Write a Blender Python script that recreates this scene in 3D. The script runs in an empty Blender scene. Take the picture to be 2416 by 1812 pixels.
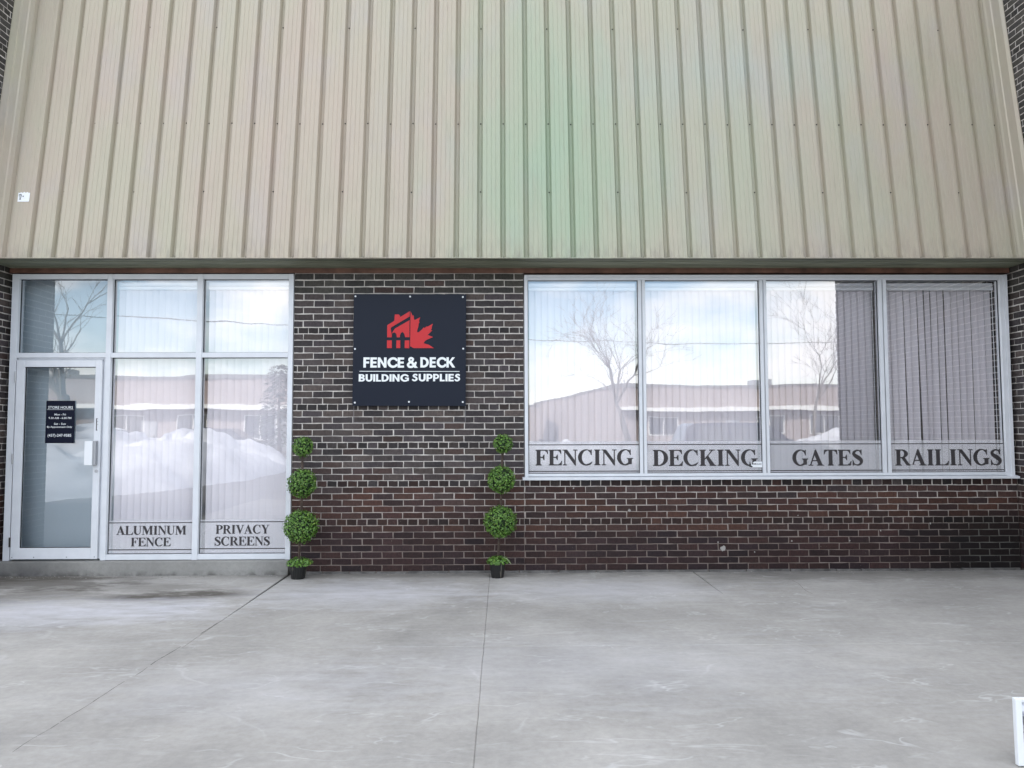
import bpy, bmesh, math, random
from mathutils import Vector, Matrix, noise
random.seed(7)
PI = math.pi
SC = bpy.context.scene
COL = SC.collection

# ------------------------------------------------------------------ camera
cam = bpy.data.cameras.new('camera')
cam.sensor_width = 36.0
cam.lens = 36.0 * 1800 / 2416
cam.clip_start = 0.05
cam.clip_end = 1000
cam_ob = bpy.data.objects.new('camera', cam)
COL.objects.link(cam_ob)
R = Matrix(((0.99991439, -0.00216768, 0.01290434),
            (-0.01275464, 0.05878226, 0.99818934),
            (-0.0029223, -0.99826847, 0.05874958)))
cam_ob.matrix_world = Matrix(((R[0][0], -R[0][1], -R[0][2], 0.0),
                              (R[1][0], -R[1][1], -R[1][2], -7.7734),
                              (R[2][0], -R[2][1], -R[2][2], 1.4407),
                              (0, 0, 0, 1)))
SC.camera = cam_ob

# ------------------------------------------------------------------ sky, sun, exposure
SUN_ELEV, SUN_AZ = math.radians(33), math.radians(-40)      # behind the building: the facade stands in its own shade
world = bpy.data.worlds.new('World')
SC.world = world
world.use_nodes = True
wn, wl = world.node_tree.nodes, world.node_tree.links
bg = wn['Background']
bg.inputs[1].default_value = 0.15
sky = wn.new('ShaderNodeTexSky')
sky.sky_type = 'NISHITA'
sky.sun_disc = False
sky.sun_elevation = SUN_ELEV
sky.sun_rotation = SUN_AZ
tc = wn.new('ShaderNodeTexCoord')
mp = wn.new('ShaderNodeMapping')
mp.inputs['Scale'].default_value = (1.6, 1.6, 4.2)
nz = wn.new('ShaderNodeTexNoise')
nz.inputs['Scale'].default_value = 2.6
nz.inputs['Detail'].default_value = 7
nz.inputs['Roughness'].default_value = 0.55
rp = wn.new('ShaderNodeValToRGB')
rp.color_ramp.elements[0].position = 0.42
rp.color_ramp.elements[0].color = (0.06, 0.06, 0.06, 1)
rp.color_ramp.elements[1].position = 0.62
mx = wn.new('ShaderNodeMixRGB')
mx.inputs[2].default_value = (8.5, 8.4, 8.35, 1)             # thin white cloud
wl.new(tc.outputs['Generated'], mp.inputs[0])
wl.new(mp.outputs[0], nz.inputs['Vector'])
wl.new(nz.outputs['Fac'], rp.inputs[0])
wl.new(rp.outputs[0], mx.inputs[0])
wl.new(sky.outputs[0], mx.inputs[1])
wl.new(mx.outputs[0], bg.inputs[0])

sun = bpy.data.lights.new('sun', 'SUN')
sun.energy = 3.6
sun.angle = math.radians(0.6)
sun.color = (1.0, 0.95, 0.88)
sun_ob = bpy.data.objects.new('sun', sun)
COL.objects.link(sun_ob)
sd = Vector((math.sin(SUN_AZ) * math.cos(SUN_ELEV), math.cos(SUN_AZ) * math.cos(SUN_ELEV), math.sin(SUN_ELEV)))
sun_ob.rotation_euler = sd.to_track_quat('Z', 'Y').to_euler()
sun_ob.location = (0, 0, 20)

SC.view_settings.view_transform = 'Standard'
SC.view_settings.look = 'None'
SC.view_settings.gamma = 1.0
SC.view_settings.use_curve_mapping = False
SC.view_settings.exposure = 1.36
SC.cycles.use_denoising = True
SC.cycles.max_bounces = 8
SC.cycles.transparent_max_bounces = 16

# ------------------------------------------------------------------ materials
def srgb(r, g, b):
    f = lambda c: (c / 255 / 12.92) if c <= 10 else ((c / 255 + 0.055) / 1.055) ** 2.4
    return (f(r), f(g), f(b), 1)

class N:
    """small node-graph helper"""
    def __init__(s, name):
        s.m = bpy.data.materials.new(name)
        s.m.use_nodes = True
        s.t = s.m.node_tree
        s.b = s.t.nodes['Principled BSDF']
        s.out = s.t.nodes['Material Output']
    def n(s, typ, **kw):
        x = s.t.nodes.new('ShaderNode' + typ)
        for k, v in kw.items():
            setattr(x, k, v)
        return x
    def l(s, a, b):
        s.t.links.new(a, b)
    def pos(s, scale=(1, 1, 1), obj=False):
        src = s.n('TexCoord').outputs['Object'] if obj else s.n('NewGeometry').outputs['Position']
        m = s.n('Mapping')
        m.inputs['Scale'].default_value = scale
        s.l(src, m.inputs[0])
        return m.outputs[0]
    def noise(s, vec, scale, detail=4, rough=0.55, dist=0.0):
        x = s.n('TexNoise')
        x.inputs['Scale'].default_value = scale
        x.inputs['Detail'].default_value = detail
        x.inputs['Roughness'].default_value = rough
        x.inputs['Distortion'].default_value = dist
        s.l(vec, x.inputs['Vector'])
        return x.outputs['Fac']
    def ramp(s, fac, *stops):
        x = s.n('ValToRGB')
        e = x.color_ramp.elements
        while len(e) < len(stops):
            e.new(0.5)
        for i, (p, c) in enumerate(stops):
            e[i].position = p
            e[i].color = c if hasattr(c, '__len__') else (c, c, c, 1)
        s.l(fac, x.inputs[0])
        return x.outputs[0]
    def mix(s, fac, a, b, mode='MIX'):
        x = s.n('MixRGB', blend_type=mode)
        for i, v in enumerate((fac, a, b)):
            if hasattr(v, 'is_linked'):
                s.l(v, x.inputs[i])
            else:
                x.inputs[i].default_value = v
        return x.outputs[0]
    def math(s, op, a, b=0.0, c=0.0):
        x = s.n('Math', operation=op)
        for i, v in enumerate((a, b, c)):
            if hasattr(v, 'is_linked'):
                s.l(v, x.inputs[i])
            else:
                x.inputs[i].default_value = v
        return x.outputs[0]
    def sep(s, v):
        x = s.n('SeparateXYZ')
        s.l(v, x.inputs[0])
        return x.outputs
    def bump(s, h, strength=0.3, dist=0.002):
        x = s.n('Bump')
        x.inputs['Strength'].default_value = strength
        x.inputs['Distance'].default_value = dist
        s.l(h, x.inputs['Height'])
        s.l(x.outputs[0], s.b.inputs['Normal'])
    def base(s, c, rough=0.5, metal=0.0, spec=0.5):
        if hasattr(c, 'is_linked'):
            s.l(c, s.b.inputs['Base Color'])
        else:
            s.b.inputs['Base Color'].default_value = c
        if hasattr(rough, 'is_linked'):
            s.l(rough, s.b.inputs['Roughness'])
        else:
            s.b.inputs['Roughness'].default_value = rough
        s.b.inputs['Metallic'].default_value = metal
        s.b.inputs['Specular IOR Level'].default_value = spec
        return s.m
    def spot(s, vec, cx, cy, cz, rx, ry, rz, soft=0.6, wob=None):
        """0..1 stain mask: an ellipsoid of the place with a ragged edge"""
        m = s.n('Mapping')
        m.inputs['Location'].default_value = (-cx / rx, -cy / ry, -cz / rz)
        m.inputs['Scale'].default_value = (1 / rx, 1 / ry, 1 / rz)
        s.l(vec, m.inputs[0])
        L = s.n('VectorMath', operation='LENGTH')
        s.l(m.outputs[0], L.inputs[0])
        d = L.outputs['Value']
        if wob is not None:
            d = s.math('ADD', d, s.math('MULTIPLY', s.math('SUBTRACT', wob, 0.5), 1.6))
        x = s.n('MapRange')
        x.inputs['From Min'].default_value = 1.0 + soft * 0.3
        x.inputs['From Max'].default_value = 1.0 - soft
        s.l(d, x.inputs['Value'])
        return x.outputs[0]

def simple(name, c, rough=0.5, metal=0.0, spec=0.5, bump=None, var=0.0, vscale=6):
    g = N(name)
    p = g.pos()
    col = c
    if var:
        col = g.mix(g.ramp(g.noise(p, vscale, 5), (0.3, 0.0), (0.7, 1.0)), tuple(v * (1 - var) for v in c[:3]) + (1,), tuple(min(1, v * (1 + var)) for v in c[:3]) + (1,))
    g.base(col, rough, metal, spec)
    if bump:
        g.bump(g.noise(p, bump[0], 6), bump[1], 0.003)
    return g.m

M = {}
def brick_mat(name, attr):
    g = N(name)
    if attr:
        a = g.n('Attribute')
        a.attribute_name = 'brick_colour'
        c = a.outputs['Color']
    else:
        c = g.n('ObjectInfo').outputs['Color']
    p = g.pos()
    f = g.ramp(g.noise(p, 38, 6, 0.65), (0.25, 0.55), (0.75, 1.5))
    col = g.mix(1.0, c, f, 'MULTIPLY')
    st = g.noise(g.pos((160, 160, 14)), 1.0, 3)
    col = g.mix(1.0, col, g.ramp(st, (0.35, 0.8), (0.7, 1.2)), 'MULTIPLY')
    bl = g.ramp(g.noise(p, 9, 4, 0.6), (0.62, 0.0), (0.8, 0.55))
    col = g.mix(bl, col, (0.012, 0.010, 0.012, 1))
    bloom = g.math('MULTIPLY', g.ramp(g.noise(p, 2.2, 5, 0.6), (0.50, 0.0), (0.75, 0.26)), g.math('MULTIPLY', g.ramp(g.noise(p, 30, 4), (0.35, 0.3), (0.65, 1.0)), g.ramp(g.sep(p)[2], (0.8, 0.15), (1.0, 1.0))))
    col = g.mix(bloom, col, (0.17, 0.155, 0.15, 1))                         # lime bloom
    ms = g.math('MULTIPLY', g.ramp(g.noise(p, 55, 5, 0.7), (0.62, 0.0), (0.72, 1.0)), g.ramp(g.noise(p, 5, 3), (0.42, 0.0), (0.68, 0.9)))
    col = g.mix(ms, col, (0.26, 0.24, 0.21, 1))                          # smeared mortar
    g.base(col, 0.72, 0, 0.35)
    g.bump(g.math('ADD', g.noise(p, 120, 5), g.math('MULTIPLY', st, 0.6)), 0.55, 0.003)
    return g.m
M['brick'] = brick_mat('fired_brick', False)
M['brick_mass'] = brick_mat('fired_brick_mass', True)
g = N('mortar')
p = g.pos()
z = g.sep(p)[2]
c = g.ramp(g.noise(p, 14, 5), (0.3, (0.40, 0.37, 0.34, 1)), (0.7, (0.64, 0.60, 0.555, 1)))
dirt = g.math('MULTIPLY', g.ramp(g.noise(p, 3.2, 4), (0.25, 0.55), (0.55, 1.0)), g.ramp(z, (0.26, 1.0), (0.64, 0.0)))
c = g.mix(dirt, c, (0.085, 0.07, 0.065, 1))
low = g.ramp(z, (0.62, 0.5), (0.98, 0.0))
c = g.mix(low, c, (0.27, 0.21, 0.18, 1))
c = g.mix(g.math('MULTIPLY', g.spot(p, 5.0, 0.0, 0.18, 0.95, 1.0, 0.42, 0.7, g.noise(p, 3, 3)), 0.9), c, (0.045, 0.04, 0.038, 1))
c = g.mix(g.math('MULTIPLY', g.spot(p, 4.98, 0.0, 0.25, 0.36, 1.0, 0.34, 0.4), 0.8), c, (0.13, 0.128, 0.115, 1))   # greyer mortar patch
g.base(c, 0.9, 0, 0.2)
g.bump(g.noise(p, 220, 4), 0.5, 0.002)
M['mortar'] = g.m

g = N('weathered_siding_paint')
p = g.pos()
x3 = g.sep(p)
big = g.noise(p, 0.8, 3)
c = g.ramp(g.noise(g.pos((1.6, 1.6, 0.55)), 1.3, 4, 0.6), (0.30, (0.41, 0.385, 0.292, 1)), (0.5, (0.425, 0.380, 0.295, 1)), (0.68, (0.435, 0.368, 0.298, 1)))
c = g.mix(g.ramp(g.noise(g.pos((1.3, 1, 0.7)), 2.1, 3), (0.52, 0.0), (0.72, 0.32)), c, (0.40, 0.37, 0.37, 1))
wob = g.noise(g.pos((3, 3, 0.7)), 1.0, 3)
pk = g.spot(p, -1.7, -0.2, 4.5, 1.5, 9, 1.3, 1.0, wob)
c = g.mix(g.math('MULTIPLY', pk, 0.45), c, (0.475, 0.375, 0.315, 1))        # pinkish faded coat
wd = g.spot(p, 1.3, -0.2, 4.6, 2.5, 9, 2.0, 1.0, wob)
c = g.mix(g.math('MULTIPLY', wd, 0.42), c, (0.33, 0.42, 0.31, 1))
gr = g.spot(p, 0.4, -0.2, 4.0, 0.95, 9, 1.9, 1.0, wob)
c = g.mix(g.math('MULTIPLY', gr, 0.46), c, (0.25, 0.42, 0.27, 1))          # greenish faded coat
bl = g.spot(p, 2.2, -0.2, 5.1, 1.3, 9, 0.5, 0.9, wob)
c = g.mix(g.math('MULTIPLY', bl, 0.35), c, (0.34, 0.42, 0.40, 1))
runs = g.noise(g.pos((13, 13, 0.30)), 1.0, 5, 0.65)
c = g.mix(g.ramp(runs, (0.52, 0.0), (0.78, 0.30)), c, (0.30, 0.26, 0.20, 1))      # rain streaks
streak = g.noise(g.pos((70, 70, 0.5)), 1.0, 4, 0.6)
c = g.mix(1.0, c, g.ramp(streak, (0.3, 0.97), (0.7, 1.02)), 'MULTIPLY')
dk = g.math('MULTIPLY', g.ramp(g.noise(g.pos((9, 9, 1.2)), 1.0, 5), (0.55, 0.0), (0.8, 1.0)), g.ramp(x3[2], (0.0, 0.0), (1.0, 0.0)))
gx = g.noise(g.pos((26, 26, 5)), 1.0, 4)
soil = g.n('MapRange')
soil.inputs['From Min'].default_value = 3.32
soil.inputs['From Max'].default_value = 3.10
g.l(x3[2], soil.inputs['Value'])
c = g.mix(g.math('MULTIPLY', g.math('MULTIPLY', soil.outputs[0], 0.45), g.ramp(gx, (0.42, 0.0), (0.7, 1.0))), c, (0.17, 0.145, 0.135, 1))
g.base(c, 0.5, 0, 0.4)
g.bump(g.noise(g.pos((5, 5, 0.8)), 1.0, 3), 0.25, 0.004)
M['siding'] = g.m

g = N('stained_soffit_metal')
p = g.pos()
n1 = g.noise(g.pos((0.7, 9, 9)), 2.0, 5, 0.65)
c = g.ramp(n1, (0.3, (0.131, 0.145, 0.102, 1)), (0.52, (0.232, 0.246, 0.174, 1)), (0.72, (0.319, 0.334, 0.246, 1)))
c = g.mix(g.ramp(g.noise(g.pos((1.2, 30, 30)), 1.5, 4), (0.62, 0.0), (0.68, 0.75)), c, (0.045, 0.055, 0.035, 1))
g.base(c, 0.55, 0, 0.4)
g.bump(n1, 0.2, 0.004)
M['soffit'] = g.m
M['lintel'] = simple('rusty_lintel_paint', (0.15, 0.075, 0.05, 1), 0.6, var=0.45, vscale=5, bump=(40, 0.3))

g = N('white_aluminium')
p = g.pos()
c = g.mix(g.ramp(g.noise(p, 6, 5), (0.35, 0.0), (0.75, 0.55)), (0.69, 0.71, 0.745, 1), (0.56, 0.58, 0.61, 1))
c = g.mix(g.ramp(g.noise(g.pos((60, 60, 5)), 1.0, 5, 0.7), (0.66, 0.0), (0.76, 0.35)), c, (0.28, 0.27, 0.26, 1))
g.base(c, 0.38, 0.0, 0.5)
M['frame'] = g.m
M['frame_shade'] = simple('grey_aluminium', (0.34, 0.35, 0.37, 1), 0.35, 0.5)
M['gasket'] = simple('black_gasket', (0.012, 0.014, 0.018, 1), 0.6)
M['steel'] = simple('brushed_steel', (0.45, 0.46, 0.48, 1), 0.3, 0.8)
M['dark_metal'] = simple('worn_dark_metal', (0.03, 0.028, 0.027, 1), 0.5, 0.4)

def glass_mat(name, r0, tint, seed, wav):
    g = N(name)
    tr = g.n('BsdfTransparent')
    tr.inputs[0].default_value = tint
    gl = g.n('BsdfGlossy')
    gl.inputs['Roughness'].default_value = 0.0
    gl.inputs['Color'].default_value = (1, 1, 1, 1)
    fr = g.n('Fresnel')
    fr.inputs['IOR'].default_value = 1.5
    fac = g.math('ADD', fr.outputs[0], r0)
    mxs = g.n('MixShader')
    g.l(fac, mxs.inputs[0])
    g.l(tr.outputs[0], mxs.inputs[1])
    g.l(gl.outputs[0], mxs.inputs[2])
    g.l(mxs.outputs[0], g.out.inputs['Surface'])
    b = g.n('Bump')
    b.inputs['Strength'].default_value = 1.0
    b.inputs['Distance'].default_value = wav
    g.l(g.noise(g.pos((1, 1, 1.6)), 2.3, 1), b.inputs['Height'])
    g.l(b.outputs[0], gl.inputs['Normal'])
    return g.m
M['glass'] = glass_mat('window_glass', 0.185, (0.99, 0.99, 1.0, 1), 0, 0.0004)
M['door_glass'] = glass_mat('tinted_door_glass', 0.15, (0.94, 0.96, 0.975, 1), 0, 0.0003)

g = N('vertical_blind_fabric')
p = g.pos()
c = g.mix(g.ramp(g.noise(g.pos((900, 900, 3)), 1.0, 2), (0.3, 0.0), (0.7, 1.0)), (0.84, 0.81, 0.84, 1), (0.90, 0.87, 0.90, 1))
tl = g.n('BsdfTranslucent')
g.l(c, tl.inputs[0])
g.base(c, 0.7, 0, 0.2)
ms_ = g.n('MixShader')
ms_.inputs[0].default_value = 0.08
g.l(g.b.outputs[0], ms_.inputs[1])
g.l(tl.outputs[0], ms_.inputs[2])
g.l(ms_.outputs[0], g.out.inputs['Surface'])
M['vane'] = g.m
g = N('frosted_vinyl')
tr = g.n('BsdfTransparent')
g.base((0.78, 0.78, 0.80, 1), 0.6, 0, 0.3)
ms_ = g.n('MixShader')
ms_.inputs[0].default_value = 0.27
g.l(tr.outputs[0], ms_.inputs[1])
g.l(g.b.outputs[0], ms_.inputs[2])
g.l(ms_.outputs[0], g.out.inputs['Surface'])
M['vinyl'] = g.m
g = N('dark_grey_vinyl')
g.base((0.050, 0.045, 0.047, 1), 0.6, 0, 0.2)
tr = g.n('BsdfTransparent')
ms_ = g.n('MixShader')
ms_.inputs[0].default_value = 0.90
g.l(tr.outputs[0], ms_.inputs[1])
g.l(g.b.outputs[0], ms_.inputs[2])
g.l(ms_.outputs[0], g.out.inputs['Surface'])
M['letter_grey'] = g.m
M['letter_white'] = simple('white_raised_letters', (0.80, 0.83, 0.84, 1), 0.45)
M['red'] = simple('red_acrylic', (0.52, 0.010, 0.016, 1), 0.3, 0, 0.35)
g = N('navy_sign_face')
g.base((0.010, 0.014, 0.026, 1), 0.38, 0, 0.17)
M['navy'] = g.m
M['navy_small'] = simple('black_navy_plate', (0.006, 0.008, 0.02, 1), 0.5, 0, 0.12)
M['white'] = simple('white_plastic', (0.78, 0.80, 0.82, 1), 0.45)
M['ink'] = simple('black_ink', (0.015, 0.016, 0.017, 1), 0.6)
M['inkgrey'] = simple('grey_ink', (0.20, 0.22, 0.23, 1), 0.6)

# concrete
def concrete(name, base, paving):
    g = N(name)
    p = g.pos()
    a = g.noise(p, 0.9, 5, 0.6)
    c = g.ramp(a, (0.3, tuple(v * 0.80 for v in base) + (1,)), (0.68, tuple(v * 1.16 for v in base) + (1,)))
    f = g.noise(p, 22, 6, 0.7)
    c = g.mix(1.0, c, g.ramp(f, (0.3, 0.90), (0.7, 1.09)), 'MULTIPLY')
    if paving:
        # trowel and salt streaks, several directions and sizes
        for ang, sx, sy, lo, hi, amt in ((0.85, 1.5, 7, 0.56, 0.74, 0.22), (-0.95, 1.4, 6, 0.56, 0.74, 0.22), (1.35, 2.4, 10, 0.57, 0.74, 0.15)):
            m = g.n('Mapping')
            m.inputs['Rotation'].default_value = (0, 0, ang)
            m.inputs['Scale'].default_value = (sx, sy, 1)
            g.l(g.n('NewGeometry').outputs['Position'], m.inputs[0])
            s = g.ramp(g.noise(m.outputs[0], 1.0, 6, 0.66, 0.9), (lo, 0.0), (hi, amt))
            s = g.math('MULTIPLY', s, g.ramp(g.noise(p, 1.1, 3), (0.35, 0.35), (0.62, 1.0)))
            c = g.mix(s, c, (0.60, 0.60, 0.60, 1))
            m2 = g.n('Mapping')
            m2.inputs['Rotation'].default_value = (0, 0, ang + 0.2)
            m2.inputs['Scale'].default_value = (sx * 0.7, sy * 0.5, 1)
            m2.inputs['Location'].default_value = (7, 3, 0)
            g.l(g.n('NewGeometry').outputs['Position'], m2.inputs[0])
            c = g.mix(g.ramp(g.noise(m2.outputs[0], 1.0, 5, 0.6), (0.54, 0.0), (0.74, 0.09)), c, (0.19, 0.18, 0.17, 1))
        for ang, sx, sy, sc, th, amt in ((0.95, 0.8, 1.9, 1.1, 0.012, 0.42), (-0.85, 0.8, 2.0, 1.3, 0.012, 0.40)):
            m = g.n('Mapping')
            m.inputs['Rotation'].default_value = (0, 0, ang)
            m.inputs['Scale'].default_value = (sx, sy, 1)
            m.inputs['Location'].default_value = (ang * 5, 2, 0)
            g.l(g.n('NewGeometry').outputs['Position'], m.inputs[0])
            v_ = g.math('ABSOLUTE', g.math('SUBTRACT', g.noise(m.outputs[0], sc, 4, 0.6, 0.4), 0.5))
            v_ = g.ramp(v_, (0.0, amt), (th, 0.0))
            v_ = g.math('MULTIPLY', v_, g.ramp(g.noise(m.outputs[0], sc * 1.7, 4), (0.52, 0.0), (0.63, 1.0)))
            c = g.mix(v_, c, (0.62, 0.62, 0.61, 1))
        bl_ = g.noise(p, 3.4, 6, 0.68)
        c = g.mix(1.0, c, g.ramp(bl_, (0.32, 0.94), (0.68, 1.05)), 'MULTIPLY')
        # hair cracks with salt in them
        v = g.n('TexVoronoi', feature='DISTANCE_TO_EDGE')
        v.inputs['Scale'].default_value = 0.75
        dm = g.n('MixRGB')
        dm.inputs[0].default_value = 0.22
        nn = g.n('TexNoise')
        nn.inputs['Scale'].default_value = 2.0
        nn.inputs['Detail'].default_value = 5
        g.l(p, nn.inputs['Vector'])
        g.l(p, dm.inputs[1])
        g.l(nn.outputs['Color'], dm.inputs[2])
        g.l(dm.outputs[0], v.inputs['Vector'])
        ck = g.ramp(v.outputs['Distance'], (0.0, 1.0), (0.007, 0.0))
        ck = g.math('MULTIPLY', ck, g.ramp(g.noise(p, 1.7, 3), (0.52, 0.0), (0.66, 0.35)))
        c = g.mix(ck, c, (0.58, 0.575, 0.57, 1))
        wob = g.math('ADD', g.math('MULTIPLY', g.math('SUBTRACT', g.noise(g.pos((2.0, 5.0, 1)), 1.5, 6, 0.68), 0.5), 1.7), 0.5)
        for cx, cy, rx, ry, amt in ((-4.05, -0.95, 0.62, 0.34, 0.5), (-3.08, -1.06, 0.50, 0.15, 0.92), (-2.62, -0.93, 0.46, 0.17, 0.92), (-4.6, -1.35, 0.6, 0.34, 0.55), (-4.4, -0.40, 0.95, 0.40, 0.7), (-3.2, -0.66, 0.7, 0.20, 0.4), (-4.75, -0.1, 0.8, 0.3, 0.75), (3.6, -0.25, 1.9, 0.3, 0.35), (-1.0, -0.1, 1.4, 0.16, 0.4)):
            c = g.mix(g.math('MULTIPLY', g.spot(p, cx, cy, 0, rx, ry, 9, 0.55, wob), amt), c, (0.085, 0.075, 0.062, 1))   # damp patches
        for cx, cy, rx, ry, amt in ((-3.6, -1.60, 1.1, 0.50, 0.6), (-1.2, -0.95, 1.0, 0.55, 0.55), (0.9, -0.9, 1.1, 0.5, 0.4), (-2.7, -1.5, 0.6, 0.4, 0.4), (0.6, -3.0, 1.6, 0.7, 0.22), (-1.4, -3.4, 0.9, 0.5, 0.2)):
            c = g.mix(g.math('MULTIPLY', g.spot(p, cx, cy, 0, rx, ry, 9, 1.0, wob), amt), c, (0.60, 0.60, 0.64, 1))     # dried salt
        # soil and painted contact shade along the foot of the wall
        yy = g.sep(p)[1]
        edge = g.n('MapRange')
        edge.inputs['From Min'].default_value = -0.30
        edge.inputs['From Max'].default_value = -0.02
        g.l(yy, edge.inputs['Value'])
        c = g.mix(g.math('MULTIPLY', g.math('MULTIPLY', edge.outputs[0], g.ramp(g.noise(p, 5, 5), (0.3, 0.25), (0.65, 1.0))), 0.65), c, (0.13, 0.125, 0.115, 1))
    else:
        x3 = g.sep(p)
        pits = g.ramp(g.noise(p, 130, 3, 0.7), (0.64, 0.0), (0.70, 0.8))
        c = g.mix(pits, c, (0.07, 0.065, 0.06, 1))
        low = g.ramp(x3[2], (0.0, 0.75), (0.06, 0.0))
        c = g.mix(g.math('MULTIPLY', low, g.ramp(g.noise(p, 9, 5), (0.42, 0.1), (0.6, 1.0))), c, (0.06, 0.055, 0.05, 1))
        wob = g.noise(p, 3, 4)
        c = g.mix(g.math('MULTIPLY', g.spot(p, -4.7, 0, 0.05, 0.42, 1, 0.14, 0.9, wob), 0.6), c, (0.07, 0.068, 0.072, 1))
    g.base(c, 0.85, 0, 0.25)
    g.bump(g.math('ADD', g.noise(p, 90, 6, 0.7), g.math('MULTIPLY', a, 2.0)), 0.28, 0.004)
    return g.m
M['paving'] = concrete('paving_concrete', (0.350, 0.337, 0.314), True)
M['step'] = concrete('old_step_concrete', (0.27, 0.265, 0.25), False)
M['joint'] = simple('joint_dirt', (0.055, 0.05, 0.045, 1), 0.95, var=0.4)
M['asphalt'] = simple('asphalt', (0.11, 0.11, 0.115, 1), 0.8, var=0.3, vscale=0.6, bump=(60, 0.4))
M['snow'] = simple('old_snow', (0.50, 0.515, 0.55, 1), 0.7, var=0.2, vscale=1.4, bump=(3, 1.0))
M['room_wall'] = simple('room_paint', (0.62, 0.70, 0.74, 1), 0.8)
M['room_floor'] = simple('room_carpet', (0.16, 0.17, 0.18, 1), 0.9)
M['roof'] = simple('roof_membrane', (0.15, 0.15, 0.15, 1), 0.8)

# plants
def leaf_mat():
    g = N('boxwood_leaf')
    a = g.n('Attribute')
    a.attribute_name = 'leaf_colour'
    g.base(g.mix(1.0, a.outputs['Color'], (0.92, 1.06, 0.80, 1), 'MULTIPLY'), 0.38, 0, 0.5)
    return g.m
M['leaf'] = leaf_mat()
M['leaf_core'] = simple('dark_leaf_core', (0.012, 0.028, 0.008, 1), 0.9)  # dark fill inside each ball, paints the shaded gaps between leaves
M['stem'] = simple('brown_stem', (0.055, 0.035, 0.025, 1), 0.7, var=0.4, vscale=40)
g = N('black_pot_plastic')
p = g.pos()
st = g.ramp(g.noise(g.pos((34, 34, 5)), 1.0, 3, 0.5, 0.6), (0.60, 0.0), (0.66, 0.8))
g.base(g.mix(st, (0.010, 0.010, 0.010, 1), (0.14, 0.125, 0.10, 1)), 0.35, 0, 0.5)
M['pot'] = g.m
M['pot_rim'] = simple('pot_rim_plastic', (0.07, 0.068, 0.06, 1), 0.4)

# across the lot
g = N('far_brick')
p = g.pos()
bt = g.n('TexBrick')
bt.inputs['Scale'].default_value = 1.0
bt.inputs['Brick Width'].default_value = 0.22
bt.inputs['Row Height'].default_value = 0.075
bt.inputs['Mortar Size'].default_value = 0.006
bt.inputs['Color1'].default_value = (0.285, 0.235, 0.228, 1)
bt.inputs['Color2'].default_value = (0.235, 0.195, 0.19, 1)
bt.inputs['Mortar'].default_value = (0.42, 0.37, 0.33, 1)
mm = g.n('Mapping')
mm.inputs['Rotation'].default_value = (PI / 2, 0, 0)
g.l(g.n('TexCoord').outputs['Object'], mm.inputs[0])
g.l(mm.outputs[0], bt.inputs['Vector'])
g.base(g.mix(1.0, bt.outputs['Color'], g.ramp(g.noise(p, 0.5, 4), (0.3, 0.85), (0.7, 1.12)), 'MULTIPLY'), 0.85, 0, 0.2)
M['far_brick'] = g.m
nbm = g.m.copy()
nbm.name = 'sun_block_brick'
for nd in nbm.node_tree.nodes:
    if nd.type == 'TEX_BRICK':
        nd.inputs['Color1'].default_value = (0.055, 0.042, 0.042, 1)
        nd.inputs['Color2'].default_value = (0.04, 0.033, 0.036, 1)
        nd.inputs['Mortar'].default_value = (0.4, 0.37, 0.34, 1)
M['sun_block_brick'] = nbm
M['far_white'] = simple('white_fascia', (0.72, 0.72, 0.70, 1), 0.6)
M['far_glass'] = simple('far_dark_glass', (0.03, 0.035, 0.045, 1), 0.08, 0, 0.8)
M['bark'] = simple('grey_bark', (0.13, 0.115, 0.10, 1), 0.9, var=0.4, vscale=8)
M['needle'] = simple('conifer_needles', (0.03, 0.055, 0.03, 1), 0.8, var=0.4, vscale=5)
M['wood_pole'] = simple('weathered_pole_wood', (0.12, 0.09, 0.07, 1), 0.85)
M['cable'] = simple('black_cable', (0.012, 0.012, 0.012, 1), 0.6)
M['car_paint'] = simple('dark_blue_car_paint', (0.02, 0.024, 0.045, 1), 0.2, 0.3, 0.6)
M['tyre'] = simple('tyre_rubber', (0.015, 0.015, 0.015, 1), 0.85)
M['lamp'] = simple('headlight_lens', (0.6, 0.62, 0.65, 1), 0.1)

# ------------------------------------------------------------------ mesh helpers
def link(name, me, mat, parent=None):
    o = bpy.data.objects.new(name, me)
    COL.objects.link(o)
    if mat is not None and not me.materials:
        me.materials.append(mat)
    if parent:
        o.parent = parent
    return o

def tag(o, label=None, cat=None, group=None, kind=None):
    for k, v in (('label', label), ('category', cat), ('group', group), ('kind', kind)):
        if v:
            o[k] = v
    return o

def empty(name, loc=(0, 0, 0), rot=(0, 0, 0)):
    o = bpy.data.objects.new(name, None)
    o.empty_display_size = 0.1
    o.location = loc
    o.rotation_euler = rot
    COL.objects.link(o)
    return o

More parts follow.
